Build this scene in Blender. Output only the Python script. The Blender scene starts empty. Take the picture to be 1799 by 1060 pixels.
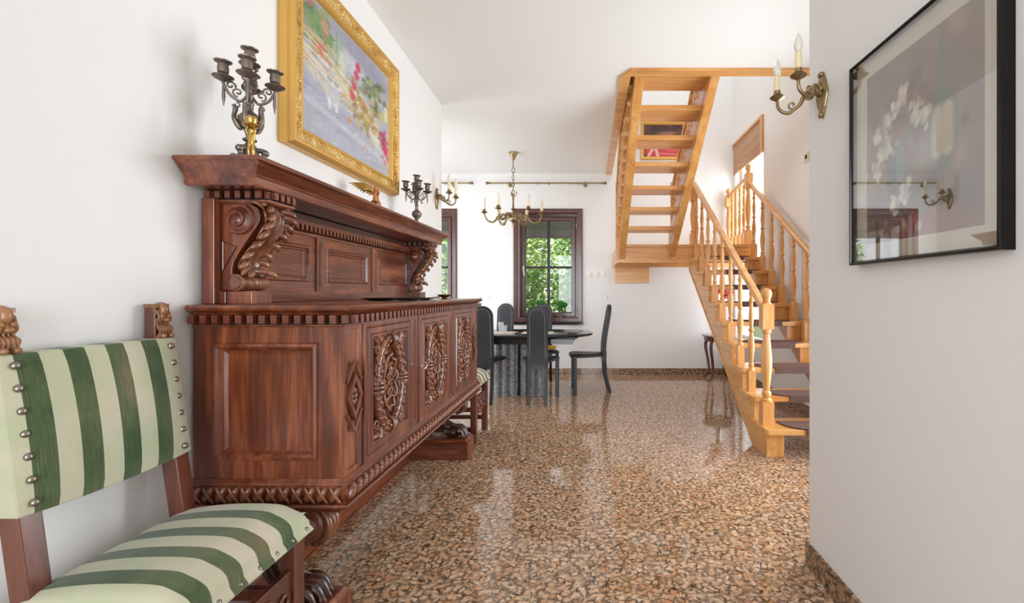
import bpy, bmesh, math, random
from mathutils import Vector, Matrix
import numpy as np
SC = bpy.context.scene
COL = SC.collection
R = random.Random(7)
PI = math.pi
# ---------------------------------------------------------------- camera, world, lights, exposure
cam_d = bpy.data.cameras.new('camera'); cam = bpy.data.objects.new('camera', cam_d); COL.objects.link(cam)
cam.location = (0, 0, 1.2); cam.rotation_euler = (PI/2, 0, 0)
cam_d.sensor_width = 36.0; cam_d.lens = 800/1799*36
cam_d.shift_x = -135.5/1799; cam_d.shift_y = -15/1799
cam_d.clip_start = 0.05
SC.camera = cam
vs = SC.view_settings
vs.view_transform = 'Standard'; vs.look = 'None'; vs.gamma = 1.0; vs.use_curve_mapping = False
vs.exposure = -1.0
w = bpy.data.worlds.new('sky'); SC.world = w; w.use_nodes = True
bg = w.node_tree.nodes['Background']; bg.inputs[0].default_value = (0.86, 0.93, 1.0, 1); bg.inputs[1].default_value = 3.0
def area(name, loc, rot, sx, sy, power, col=(0.90, 0.96, 1.0), spread=180):
    d = bpy.data.lights.new(name, 'AREA'); d.shape = 'RECTANGLE'; d.size = sx; d.size_y = sy; d.energy = power; d.color = col; d.spread = math.radians(spread)
    o = bpy.data.objects.new(name, d); COL.objects.link(o); o.location = loc; o.rotation_euler = rot
    return o
sd = bpy.data.lights.new('sun', 'SUN'); sd.energy = 9.0; sd.angle = 0.02; sd.color = (1, 0.96, 0.88)
so = bpy.data.objects.new('sun', sd); COL.objects.link(so); so.rotation_euler = (math.radians(42), 0, math.radians(-24))
area('added_hall_light', (-0.2, -2.8, 1.4), (PI/2, 0, 0), 2.2, 2.7, 165, spread=125)             # added light outside an unseen, made-up door behind the camera
area('added_dining_light', (-3.75, 5.4, 1.3), (0, -PI/2, 0), 2.4, 1.9, 130)            # added light behind a made-up door left of the dining table
area('added_entrance_light', (2.46, 3.15, 1.28), (0, PI/2, 0), 2.2, 1.8, 150, spread=140)            # added light through an invented hidden doorway, mainly for the sideboard front
area('added_living_room_light', (-2.5, 3.9, 1.2), (PI/2, 0, 0), 1.4, 2.2, 85)                 # added fill for the back wall, through an invented hidden opening
area('stair_window_daylight', (2.5, 6.09, 1.9), (0, PI/2, 0), 2.6, 1.0, 75)              # landing window, lengthened downward to brighten the space behind the stairs
area('added_stairwell_light', (1.3, 5.1, 5.3), (0, 0, 0), 1.5, 2.4, 60)                         # added overhead fill; the ceiling above it has no opening
# ---------------------------------------------------------------- helpers
WL = {}
def tag(o, label=None, cat=None, group=None, kind=None):
    if label: o['label'] = label
    if cat: o['category'] = cat
    if group: o['group'] = group
    if kind: o['kind'] = kind
    return o
def thing(name, loc, label, cat, group=None):
    o = bpy.data.objects.new(name, None); COL.objects.link(o); o.location = loc; o.empty_display_size = .1
    WL[o.name] = Vector(loc)
    return tag(o, label, cat, group)
def wl(o): return WL.get(o.name, Vector((0, 0, 0))) if o else Vector((0, 0, 0))
class MB:
    def __init__(s): s.v = []; s.f = []
    def add(s, vs, fs):
        n = len(s.v); s.v += [tuple(p) for p in vs]; s.f += [tuple(i+n for i in f) for f in fs]; return s
    def box(s, x0, x1, y0, y1, z0, z1):
        return s.add([(x0,y0,z0),(x1,y0,z0),(x1,y1,z0),(x0,y1,z0),(x0,y0,z1),(x1,y0,z1),(x1,y1,z1),(x0,y1,z1)],
                     [(0,3,2,1),(4,5,6,7),(0,1,5,4),(1,2,6,5),(2,3,7,6),(3,0,4,7)])
    def cbox(s, c, d): return s.box(c[0]-d[0]/2, c[0]+d[0]/2, c[1]-d[1]/2, c[1]+d[1]/2, c[2]-d[2]/2, c[2]+d[2]/2)
    def lathe(s, prof, c=(0,0,0), seg=16, M=None, cap=True):
        vs = []; fs = []; n = len(prof)
        for i in range(seg):
            a = 2*PI*i/seg
            for r, z in prof: vs.append(Vector((r*math.cos(a), r*math.sin(a), z)))
        for i in range(seg):
            j = (i+1) % seg
            for k in range(n-1): fs.append((i*n+k, j*n+k, j*n+k+1, i*n+k+1))
        if cap:
            fs.append(tuple(i*n for i in range(seg))[::-1]); fs.append(tuple(i*n+n-1 for i in range(seg)))
        if M is not None: vs = [M @ p for p in vs]
        return s.add([p+Vector(c) for p in vs], fs)
    def sphere(s, c, r, seg=12, rings=8, M=None):
        if not hasattr(r, '__len__'): r = (r, r, r)
        vs = [Vector((0,0,-1))]; fs = []
        for k in range(1, rings):
            t = -PI/2+PI*k/rings
            for i in range(seg):
                a = 2*PI*i/seg; vs.append(Vector((math.cos(t)*math.cos(a), math.cos(t)*math.sin(a), math.sin(t))))
        vs.append(Vector((0,0,1))); T = len(vs)-1
        for i in range(seg):
            j = (i+1) % seg
            fs.append((0, 1+j, 1+i)); fs.append((T, 1+(rings-2)*seg+i, 1+(rings-2)*seg+j))
            for k in range(rings-2): fs.append((1+k*seg+i, 1+k*seg+j, 1+(k+1)*seg+j, 1+(k+1)*seg+i))
        vs = [Vector((p.x*r[0], p.y*r[1], p.z*r[2])) for p in vs]
        if M is not None: vs = [M @ p for p in vs]
        return s.add([p+Vector(c) for p in vs], fs)
    def tube(s, pts, rad, seg=8, cap=True, closed=False, flat=None):
        pts = [Vector(p) for p in pts]; n = len(pts)
        if not hasattr(rad, '__len__'): rad = [rad]*n
        vs = []; fs = []; ref = None
        for i, p in enumerate(pts):
            if closed: t = pts[(i+1) % n]-pts[i-1]
            else: t = pts[min(i+1, n-1)]-pts[max(i-1, 0)]
            t = t.normalized() if t.length > 1e-9 else Vector((0,0,1))
            if ref is None: ref = t.orthogonal().normalized() if flat is None else Vector(flat)
            ref = ref - t*ref.dot(t)
            if ref.length < 1e-6: ref = t.orthogonal()
            ref.normalize(); b = t.cross(ref)
            for k in range(seg):
                a = 2*PI*k/seg; vs.append(p + (ref*math.cos(a)+b*math.sin(a))*rad[i])
        for i in range(n if closed else n-1):
            j = (i+1) % n
            for k in range(seg):
                l = (k+1) % seg; fs.append((i*seg+k, i*seg+l, j*seg+l, j*seg+k))
        if cap and not closed:
            fs.append(tuple(range(seg))[::-1]); fs.append(tuple((n-1)*seg+k for k in range(seg)))
        return s.add(vs, fs)
    def prism(s, outline, ax, a, b):
        # outline in the two other axes, extruded along ax ('x': (y,z), 'y': (x,z), 'z': (x,y))
        def m(p, t): return (t, p[0], p[1]) if ax == 'x' else ((p[0], t, p[1]) if ax == 'y' else (p[0], p[1], t))
        n = len(outline)
        vs = [m(p, a) for p in outline]+[m(p, b) for p in outline]
        fs = [tuple(range(n))[::-1], tuple(range(n, 2*n))]+[(i, (i+1) % n, n+(i+1) % n, n+i) for i in range(n)]
        return s.add(vs, fs)
    def rings(s, O, U, V, steps, capit=True):
        # concentric rectangles on a plane: O corner, U,V edge vectors, steps = (inset, height along U x V)
        O = Vector(O); U = Vector(U); V = Vector(V); u = U.normalized(); v = V.normalized(); N = u.cross(v)
        vs = []; fs = []
        for ins, d in steps:
            for a, b in ((0,0),(1,0),(1,1),(0,1)):
                vs.append(O+u*(ins if a == 0 else U.length-ins)+v*(ins if b == 0 else V.length-ins)+N*d)
        m = len(steps)
        for k in range(m-1):
            for i in range(4):
                j = (i+1) % 4; fs.append((k*4+i, k*4+j, k*4+4+j, k*4+4+i))
        if capit: fs.append(((m-1)*4, (m-1)*4+1, (m-1)*4+2, (m-1)*4+3))
        return s.add(vs, fs)
    def molding(s, path, prof, closed=False):
        # path (x,y) list walked so that 'out' lies to the right; prof list of (out, z)
        n = len(path); vs = []; fs = []; m = len(prof)
        for i in range(n):
            ds = []
            if closed or i > 0: a = Vector(path[i-1]); b = Vector(path[i]); ds.append((b-a).normalized())
            if closed or i < n-1: a = Vector(path[i]); b = Vector(path[(i+1) % n]); ds.append((b-a).normalized())
            ns = [Vector((d.y, -d.x)) for d in ds]
            if len(ns) == 2:
                k = ns[0]+ns[1]; k = k/(max(.2, 1+ns[0].dot(ns[1])))
            else: k = ns[0]
            for o, z in prof: vs.append((path[i][0]+k.x*o, path[i][1]+k.y*o, z))
        for i in range(n if closed else n-1):
            j = (i+1) % n
            for q in range(m-1): fs.append((i*m+q, j*m+q, j*m+q+1, i*m+q+1))
        if not closed: fs.append(tuple(range(m))); fs.append(tuple((n-1)*m+q for q in range(m))[::-1])
        return s.add(vs, fs)
    def mesh(s, name, off=Vector((0,0,0)), smooth=None):
        me = bpy.data.meshes.new(name); me.from_pydata([(p[0]-off[0], p[1]-off[1], p[2]-off[2]) for p in s.v], [], s.f)
        bm = bmesh.new(); bm.from_mesh(me); bmesh.ops.recalc_face_normals(bm, faces=bm.faces); bm.to_mesh(me); bm.free()
        if smooth is not None:
            me.polygons.foreach_set('use_smooth', [True]*len(me.polygons)); me.set_sharp_from_angle(angle=math.radians(smooth))
        me.update(); return me
    def build(s, name, mat, parent=None, smooth=None, bev=0, kind=None, label=None):
        me = s.mesh(name, wl(parent), smooth); me.materials.append(M[mat])
        return link(name, me, parent, bev=bev, kind=kind, label=label)
def link(name, me, parent=None, loc=(0,0,0), rot=(0,0,0), bev=0, kind=None, label=None, scale=None):
    o = bpy.data.objects.new(name, me); COL.objects.link(o); o.location = loc; o.rotation_euler = rot
    if scale: o.scale = scale
    if parent: o.parent = parent; WL[o.name] = wl(parent)
    if bev:
        b = o.modifiers.new('bevel', 'BEVEL'); b.width = bev; b.segments = 2; b.limit_method = 'ANGLE'; b.angle_limit = math.radians(40); b.harden_normals = False
    tag(o, label=label, kind=kind); return o
def inst(name, me, parent, pts, rots=None):
    off = wl(parent)
    for i, p in enumerate(pts): link(name, me, parent, Vector(p)-off, rots[i] if rots else (0,0,0))
def struct(name, mb, mat, smooth=None, bev=0, parent=None):
    o = mb.build(name, mat, parent, smooth, bev)
    if parent is None: o['kind'] = 'structure'
    return o
def kids(o): return [c for c in COL.objects if c.parent == o]
def copy_tree(o, parent=None):
    c = o.copy(); COL.objects.link(c); c.parent = parent
    for ch in kids(o): copy_tree(ch, c)
    return c
def arc(cx, cy, r, a0, a1, n): return [(cx+r*math.cos(math.radians(a0+(a1-a0)*i/(n-1))), cy+r*math.sin(math.radians(a0+(a1-a0)*i/(n-1)))) for i in range(n)]
def spiral(cx, cy, r0, r1, a0, a1, n):
    return [(cx+(r0+(r1-r0)*i/(n-1))*math.cos(math.radians(a0+(a1-a0)*i/(n-1))), cy+(r0+(r1-r0)*i/(n-1))*math.sin(math.radians(a0+(a1-a0)*i/(n-1)))) for i in range(n)]
def bez(pts, n=8):
    # Catmull-Rom through points
    pts = [Vector(p) for p in pts]; out = []
    for i in range(len(pts)-1):
        p0 = pts[max(i-1,0)]; p1 = pts[i]; p2 = pts[i+1]; p3 = pts[min(i+2, len(pts)-1)]
        for k in range(n):
            t = k/n; out.append(.5*((2*p1)+(p2-p0)*t+(2*p0-5*p1+4*p2-p3)*t*t+(3*p1-p0-3*p2+p3)*t**3))
    out.append(pts[-1]); return out
def skin(name, joints, edges, radii, mat, parent, sub=2):
    me = bpy.data.meshes.new(name); off = wl(parent)
    me.from_pydata([tuple(Vector(j)-off) for j in joints], edges, [])
    o = link(name, me, parent); me.materials.append(M[mat])
    bm = bmesh.new(); bm.from_mesh(me); lay = bm.verts.layers.skin.verify()
    for i, v in enumerate(bm.verts): v[lay].radius = (radii[i], radii[i]); v[lay].use_root = (i == 0)
    bm.to_mesh(me); bm.free()
    o.modifiers.new('skin', 'SKIN').use_smooth_shade = True
    sb = o.modifiers.new('subd', 'SUBSURF'); sb.levels = sub; sb.render_levels = sub
    return o
# ---------------------------------------------------------------- materials
M = {}
def s2l(c):
    return tuple((x/255/12.92 if x/255 <= .04045 else ((x/255+.055)/1.055)**2.4) for x in c)+(1,)
def mk(name, col=(200,200,200), rough=.5, metal=0, spec=.5, coat=0):
    m = bpy.data.materials.new(name); m.use_nodes = True; M[name] = m
    p = m.node_tree.nodes['Principled BSDF']
    p.inputs['Base Color'].default_value = s2l(col); p.inputs['Roughness'].default_value = rough; p.inputs['Metallic'].default_value = metal
    p.inputs['Specular IOR Level'].default_value = spec; p.inputs['Coat Weight'].default_value = coat
    return m, m.node_tree, p
def nd(nt, t, **k):
    n = nt.nodes.new(t)
    for a, b in k.items():
        if a.startswith('i_'):
            key = a[2:]
            n.inputs[int(key) if key.isdigit() else key.replace('_', ' ')].default_value = b
        else: setattr(n, a, b)
    return n
def ramp(nt, stops, interp='LINEAR'):
    r = nt.nodes.new('ShaderNodeValToRGB'); r.color_ramp.interpolation = interp; el = r.color_ramp.elements
    while len(el) < len(stops): el.new(.5)
    for e, (p, c) in zip(el, stops): e.position = p; e.color = s2l(c)
    return r
def coords(nt, scale=(1,1,1), world=False):
    mp = nt.nodes.new('ShaderNodeMapping'); mp.inputs['Scale'].default_value = scale
    if world: g = nt.nodes.new('ShaderNodeNewGeometry'); nt.links.new(g.outputs['Position'], mp.inputs['Vector'])
    else: t = nt.nodes.new('ShaderNodeTexCoord'); nt.links.new(t.outputs['Object'], mp.inputs['Vector'])
    return mp.outputs['Vector']
def bump(nt, p, h, strength=.2, dist=.01):
    b = nd(nt, 'ShaderNodeBump'); b.inputs['Strength'].default_value = strength; b.inputs['Distance'].default_value = dist
    nt.links.new(h, b.inputs['Height']); nt.links.new(b.outputs['Normal'], p.inputs['Normal'])
def wood(name, dark, mid, light, axis, rough=.34, sc=9, coat=.75, bmp=.08):
    m, nt, p = mk(name, mid, rough, coat=coat); p.inputs['Coat Roughness'].default_value = .2
    s = [sc, sc, sc]; s['xyz'.index(axis)] = sc*.09
    n1 = nd(nt, 'ShaderNodeTexNoise', i_Scale=1.6, i_Detail=5, i_Roughness=.6, i_Distortion=.6); nt.links.new(coords(nt, s), n1.inputs['Vector'])
    n2 = nd(nt, 'ShaderNodeTexNoise', i_Scale=9, i_Detail=3); nt.links.new(coords(nt, s), n2.inputs['Vector'])
    mx = nd(nt, 'ShaderNodeMix', data_type='FLOAT'); mx.inputs[0].default_value = .3
    nt.links.new(n1.outputs['Fac'], mx.inputs[2]); nt.links.new(n2.outputs['Fac'], mx.inputs[3])
    r = ramp(nt, [(.3, dark), (.5, mid), (.72, light)]); nt.links.new(mx.outputs[0], r.inputs['Fac'])
    nt.links.new(r.outputs['Color'], p.inputs['Base Color']); bump(nt, p, n2.outputs['Fac'], bmp, .002)
WD, WM, WLt = (46,15,7), (102,45,22), (164,94,55)
wood('walnut_v', WD, WM, WLt, 'z'); wood('walnut_h', WD, WM, WLt, 'y'); wood('walnut_x', WD, WM, WLt, 'x')
wood('walnut_carved', (64,31,18), (116,66,42), (158,104,74), 'z', .33, 7)
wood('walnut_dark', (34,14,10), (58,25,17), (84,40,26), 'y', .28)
wood('gilt_wood', (84,48,26), (140,92,56), (180,132,86), 'z', .4)
wood('chair_wood', (50,20,13), (98,48,30), (128,68,44), 'z', .35)
for a in 'xyz': wood('pine_'+a, (188,122,60), (216,156,88), (232,186,124), a, .3, 7, .35, .04)
wood('blind_wood', (160,118,84), (184,142,106), (200,160,124), 'y', .5, 7, 0, .04)
wood('window_wood', (58,28,22), (84,42,34), (104,58,46), 'z', .35)
mk('wall_paint', (238,236,234), .85, spec=.2); mk('ceiling_paint', (240,239,236), .9, spec=.1)
mk('white_plastic', (236,234,228), .4); mk('cream_plastic', (225,214,190), .4)
mk('iron', (58,52,48), .42, .75); mk('bronze', (128,116,106), .42, .8); mk('brass', (168,134,78), .28, .95); mk('antique_brass', (152,132,96), .33, .9)
mk('gold_figure', (196,158,84), .28, .9); mk('copper_figure', (196,130,84), .32, .75)
mk('steel', (190,186,180), .25, .95); mk('nail_metal', (150,142,132), .3, .9)
mk('leather', (42,42,45), .4, spec=.5); mk('leather_panel', (50,50,54), .5, spec=.4); mk('leather_seam', (112,112,116), .5)
mk('black_stone', (34,34,38), .12, coat=.3); mk('chrome_black', (40,38,36), .18, .8); mk('black_frame', (34,30,30), .4)
mk('candle_sleeve', (238,222,180), .5); mk('pot_grey', (84,82,80), .5); mk('mat_board', (226,216,196), .8); mk('paper', (206,186,170), .7)
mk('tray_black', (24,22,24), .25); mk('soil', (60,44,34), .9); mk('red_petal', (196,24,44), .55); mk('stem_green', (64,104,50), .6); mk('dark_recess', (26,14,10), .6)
mk('yellow_cushion', (224,170,30), .7); mk('marble_grey', (150,150,154), .2); mk('grout', (92,80,70), .8); mk('porch', (148,140,134), .8); mk('ground', (92,112,60), .9); mk('bark', (96,78,62), .9)
m, nt, p = mk('bulb_glass', (250,246,236), .15); p.inputs['Transmission Weight'].default_value = .35
def glassy(name, refl, tint=(1,1,1,1)):
    m = bpy.data.materials.new(name); m.use_nodes = True; M[name] = m; nt = m.node_tree; nt.nodes.clear()
    o = nt.nodes.new('ShaderNodeOutputMaterial'); t = nt.nodes.new('ShaderNodeBsdfTransparent'); g = nt.nodes.new('ShaderNodeBsdfGlossy')
    t.inputs[0].default_value = tint; g.inputs['Roughness'].default_value = .005
    fr = nt.nodes.new('ShaderNodeLayerWeight'); fr.inputs[0].default_value = .5
    pw = nd(nt, 'ShaderNodeMath', operation='POWER'); pw.inputs[1].default_value = 4.0; nt.links.new(fr.outputs['Facing'], pw.inputs[0])
    ad = nd(nt, 'ShaderNodeMath', operation='MULTIPLY_ADD'); ad.inputs[1].default_value = .8; ad.inputs[2].default_value = refl; ad.use_clamp = True
    mx = nt.nodes.new('ShaderNodeMixShader'); nt.links.new(pw.outputs[0], ad.inputs[0]); nt.links.new(ad.outputs[0], mx.inputs[0])
    nt.links.new(t.outputs[0], mx.inputs[1]); nt.links.new(g.outputs[0], mx.inputs[2]); nt.links.new(mx.outputs[0], o.inputs[0])
glassy('window_glass', 0.03); glassy('picture_glass', 0.17)
m, nt, p = mk('drink_glass', (226,232,234), .12); p.inputs['Alpha'].default_value = .24
def granite(name, rough, cell, cols, dark, speck):
    m, nt, p = mk(name, (150,120,90), rough, spec=.5); L = nt.links.new
    v = coords(nt, (1,1,1), True)
    ns = nd(nt, 'ShaderNodeTexNoise', i_Scale=cell*1.3, i_Detail=3); L(v, ns.inputs['Vector'])
    dm = nd(nt, 'ShaderNodeVectorMath', operation='MULTIPLY_ADD'); dm.inputs[1].default_value = (1.05/cell,)*3; L(ns.outputs['Color'], dm.inputs[0]); L(v, dm.inputs[2])
    def edge(sc, a, b):
        e = nd(nt, 'ShaderNodeTexVoronoi', feature='DISTANCE_TO_EDGE', i_Scale=sc); L(dm.outputs[0], e.inputs['Vector'])
        r = nd(nt, 'ShaderNodeMapRange', interpolation_type='SMOOTHSTEP'); r.inputs['From Min'].default_value = a; r.inputs['From Max'].default_value = b; L(e.outputs['Distance'], r.inputs[0]); return r.outputs[0]
    e1 = edge(cell, .03, .27); e2 = edge(cell*2.3, .0, .18)
    pn = nd(nt, 'ShaderNodeTexNoise', i_Scale=cell*.5, i_Detail=2); L(v, pn.inputs['Vector'])
    pr = nd(nt, 'ShaderNodeMapRange'); pr.inputs['From Min'].default_value = .48; pr.inputs['From Max'].default_value = .60; L(pn.outputs['Fac'], pr.inputs[0])   # patches of smaller crystals
    mm = nd(nt, 'ShaderNodeMix', data_type='FLOAT'); mm.inputs[2].default_value = 1.0; L(pr.outputs[0], mm.inputs[0]); L(e2, mm.inputs[3])
    ml = nd(nt, 'ShaderNodeMath', operation='MULTIPLY'); L(e1, ml.inputs[0]); L(mm.outputs[0], ml.inputs[1])
    vo = nd(nt, 'ShaderNodeTexVoronoi', i_Scale=cell); L(dm.outputs[0], vo.inputs['Vector'])
    sc_ = nd(nt, 'ShaderNodeSeparateColor'); L(vo.outputs['Color'], sc_.inputs[0])
    r1 = ramp(nt, [(0, cols[0]), (.3, cols[1]), (.55, cols[2]), (.8, cols[3]), (1, cols[4])]); L(sc_.outputs[0], r1.inputs['Fac'])
    sp = nd(nt, 'ShaderNodeTexNoise', i_Scale=cell*6, i_Detail=3, i_Roughness=.7); L(v, sp.inputs['Vector'])
    r2 = ramp(nt, [(.30, speck), (.46, (255,255,255))]); L(sp.outputs['Fac'], r2.inputs['Fac'])
    r3 = ramp(nt, [(.35, dark), (.65, tuple(min(255, int(c*2.2+14)) for c in dark))]); L(pn.outputs['Fac'], r3.inputs['Fac'])
    mu = nd(nt, 'ShaderNodeMix', data_type='RGBA', blend_type='MULTIPLY'); mu.inputs[0].default_value = .8; L(r1.outputs[0], mu.inputs[6]); L(r2.outputs[0], mu.inputs[7])
    mx = nd(nt, 'ShaderNodeMix', data_type='RGBA'); L(ml.outputs[0], mx.inputs[0]); L(r3.outputs[0], mx.inputs[6]); L(mu.outputs[2], mx.inputs[7])
    L(mx.outputs[2], p.inputs['Base Color'])
    q2 = nd(nt, 'ShaderNodeTexNoise', i_Scale=cell*1.1, i_Detail=2); L(v, q2.inputs['Vector'])
    q3 = nd(nt, 'ShaderNodeMapRange'); q3.inputs['From Min'].default_value = .46; q3.inputs['From Max'].default_value = .64; q3.inputs['To Max'].default_value = .9; L(q2.outputs['Fac'], q3.inputs[0])
    q4 = nd(nt, 'ShaderNodeMath', operation='MAXIMUM'); L(ml.outputs[0], q4.inputs[0]); L(q3.outputs[0], q4.inputs[1]); L(q4.outputs[0], mx.inputs[0])
granite('granite_floor', .06, 33, [(220,186,152), (210,168,132), (228,194,162), (202,144,98), (226,200,172)], (54,43,33), (160,126,102))
granite('granite_base', .12, 33, [(186,150,116), (170,130,98), (196,160,126), (170,116,76), (190,160,134)], (38,32,24), (130,100,80))
granite('granite_grey', .15, 70, [(170,170,170), (140,140,140), (190,190,190), (120,120,122), (160,160,160)], (52,52,54), (90,90,90))
mk('bar_dark', (34,20,18), .4)
def stripes(name, y0, period, duty, phase):
    m, nt, p = mk(name, (200,196,176), .85, spec=.2); p.inputs['Sheen Weight'].default_value = .3
    tc = nt.nodes.new('ShaderNodeTexCoord'); sx = nt.nodes.new('ShaderNodeSeparateXYZ'); nt.links.new(tc.outputs['Object'], sx.inputs[0])
    a = nd(nt, 'ShaderNodeMath', operation='MULTIPLY_ADD'); a.inputs[1].default_value = 1/period; a.inputs[2].default_value = -y0/period+phase+10
    nt.links.new(sx.outputs['Y'], a.inputs[0]); fr = nd(nt, 'ShaderNodeMath', operation='FRACT'); nt.links.new(a.outputs[0], fr.inputs[0])
    lt = nd(nt, 'ShaderNodeMath', operation='LESS_THAN'); lt.inputs[1].default_value = duty; nt.links.new(fr.outputs[0], lt.inputs[0])
    lim = nd(nt, 'ShaderNodeMath', operation='LESS_THAN'); lim.inputs[1].default_value = .195; nt.links.new(sx.outputs['Y'], lim.inputs[0])
    l2 = nd(nt, 'ShaderNodeMath', operation='MULTIPLY'); nt.links.new(lt.outputs[0], l2.inputs[0]); nt.links.new(lim.outputs[0], l2.inputs[1]); lt = l2
    n = nd(nt, 'ShaderNodeTexNoise', i_Scale=5, i_Detail=4); nt.links.new(tc.outputs['Object'], n.inputs['Vector'])
    ln = nd(nt, 'ShaderNodeTexNoise', i_Scale=1, i_Detail=2); nt.links.new(coords(nt, (20,420,20)), ln.inputs['Vector'])
    g = ramp(nt, [(.36, (56,82,46)), (.56, (92,108,68)), (.72, (140,122,90))]); nt.links.new(n.outputs['Fac'], g.inputs['Fac'])
    lr = ramp(nt, [(.3, (150,150,150)), (.7, (255,255,255))]); nt.links.new(ln.outputs['Fac'], lr.inputs['Fac'])
    g2 = nd(nt, 'ShaderNodeMix', data_type='RGBA', blend_type='MULTIPLY'); g2.inputs[0].default_value = .6; nt.links.new(g.outputs[0], g2.inputs[6]); nt.links.new(lr.outputs[0], g2.inputs[7])
    c = ramp(nt, [(.35, (176,184,150)), (.65, (204,194,172))]); nt.links.new(n.outputs['Fac'], c.inputs['Fac'])
    mx = nd(nt, 'ShaderNodeMix', data_type='RGBA'); nt.links.new(lt.outputs[0], mx.inputs[0]); nt.links.new(c.outputs[0], mx.inputs[6]); nt.links.new(g2.outputs[2], mx.inputs[7])
    nt.links.new(mx.outputs[2], p.inputs['Base Color']); bump(nt, p, ln.outputs['Fac'], .12, .001)
m, nt, p = mk('gold_leaf', (196,152,70), .38, .55)
n = nd(nt, 'ShaderNodeTexNoise', i_Scale=14, i_Detail=4); nt.links.new(coords(nt), n.inputs['Vector'])
r = ramp(nt, [(.3, (176,126,56)), (.5, (212,170,92)), (.7, (232,202,134))]); nt.links.new(n.outputs['Fac'], r.inputs['Fac']); nt.links.new(r.outputs[0], p.inputs['Base Color'])
v = nd(nt, 'ShaderNodeTexVoronoi', i_Scale=70); nt.links.new(coords(nt), v.inputs['Vector']); bump(nt, p, v.outputs['Distance'], .9, .008)
mk('gold_plain', (214,168,88), .4, .45)
m, nt, p = mk('tread_carpet', (104,80,72), .95, spec=.1)
n = nd(nt, 'ShaderNodeTexNoise', i_Scale=160, i_Detail=3); nt.links.new(coords(nt), n.inputs['Vector'])
r = ramp(nt, [(.3, (74,56,50)), (.7, (128,102,94))]); nt.links.new(n.outputs['Fac'], r.inputs['Fac']); nt.links.new(r.outputs[0], p.inputs['Base Color']); bump(nt, p, n.outputs['Fac'], .4, .004)
def leafmat(name, a, b):
    m, nt, p = mk(name, a, .6, spec=.3); p.inputs['Subsurface Weight'].default_value = 0
    n = nd(nt, 'ShaderNodeTexNoise', i_Scale=2.5, i_Detail=4); nt.links.new(coords(nt), n.inputs['Vector'])
    r = ramp(nt, [(.35, a), (.65, b)]); nt.links.new(n.outputs['Fac'], r.inputs['Fac']); nt.links.new(r.outputs[0], p.inputs['Base Color'])
leafmat('leaf_light', (130,176,84), (214,228,160)); leafmat('leaf_mid', (96,150,66), (176,206,120)); leafmat('leaf_dark', (30,110,26), (70,150,46))
m, nt, p = mk('print', (255,255,255), .6); at = nt.nodes.new('ShaderNodeAttribute'); at.attribute_name = 'ink'; nt.links.new(at.outputs['Color'], p.inputs['Base Color'])
# ---------------------------------------------------------------- the setting
XL, XR, XS, YB, ZC, YE = -1.38, .966, 2.13, 6.71, 2.96, 4.26
DL = -3.4                                     # far side of the dining room
def wall_y(mb, y0, y1, x0, x1, z0, z1, holes):
    # wall lying in x, with rectangular holes (xa, xb, za, zb) sorted by x
    x = x0
    for xa, xb, za, zb in holes:
        mb.box(x, xa, y0, y1, z0, z1); mb.box(xa, xb, y0, y1, z0, za); mb.box(xa, xb, y0, y1, zb, z1); x = xb
    mb.box(x, x1, y0, y1, z0, z1); return mb
floor = struct('floor', MB().box(DL-.2, XS+.2, -2.7, YB+.1, -.12, -.006), 'grout')
TX, TY = .30, .60; gap = .0009
tile_me = {}
def tile(x0, x1, y0, y1):
    key = (round(x1-x0, 3), round(y1-y0, 3))
    if key not in tile_me:
        me = MB().rings((-key[0]/2+gap, -key[1]/2+gap, -.006), (key[0]-2*gap, 0, 0), (0, key[1]-2*gap, 0), [(0, 0), (0, .0054), (.0008, .006)]).mesh('floor_tile')
        me.materials.append(M['granite_floor']); tile_me[key] = me
    link('floor_tile', tile_me[key], floor, ((x0+x1)/2, (y0+y1)/2, 0))
row = 0; y = .62
while y < YB:
    y1 = min(y+TX, YB); x = XL-.35-(TY/2 if row % 2 else 0)
    while x < XS:
        xa, xb = max(x, -2.3), min(x+TY, XS)
        if not (y1 < 2.0 and xa > XR) and not (y < YE-.4 and xb < XL): tile(xa, xb, y, y1)
        x += TY
    y = y1; row += 1
tag(struct('floor_2', MB().box(DL, XS, -2.5, .62, -.006, 0).box(DL, -2.33, YE, YB, -.006, 0), 'granite_floor'))
# walls
WIN = [(-1.116+.073-1.85, -.096-.073-1.85, .80, 2.37), (-1.116+.073, -.096-.073, .80, 2.37)]
struct('wall_back', wall_y(MB(), YB, YB+.3, DL, XS+.2, 0, 5.4, WIN), 'wall_paint')
struct('wall_left', MB().box(XL-.2, XL, -2.7, YE, 0, 3.3), 'wall_paint')
struct('wall_dining_front', wall_y(MB(), YE-.2, YE, DL, XL-.2, 0, 3.3, [(-3.2, -1.8, .02, 2.4)]), 'wall_paint')
struct('wall_dining_left', MB().box(DL-.2, DL, YE-.2, 4.5, 0, 3.3).box(DL-.2, DL, 6.3, YB+.3, 0, 3.3).box(DL-.2, DL, 4.5, 6.3, 2.45, 3.3), 'wall_paint')
struct('wall_right', MB().box(XR, XS, -2.7, 2.0, 0, 3.3), 'wall_paint', bev=.004)
mb = MB(); SW = (5.56, 6.62, .55, 3.37)  # stair window sill lowered so added light reaches behind the stairs
mb.box(XS, XS+.25, 2.0, 2.2, 0, 5.4); mb.box(XS, XS+.25, 2.2, 4.1, 2.45, 5.4); mb.box(XS, XS+.25, 4.1, SW[0], 0, 5.4); mb.box(XS, XS+.25, SW[1], YB, 0, 5.4); mb.box(XS, XS+.25, SW[0], SW[1], 0, SW[2]); mb.box(XS, XS+.25, SW[0], SW[1], SW[3], 5.4)
struct('wall_stair', mb, 'wall_paint')
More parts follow.
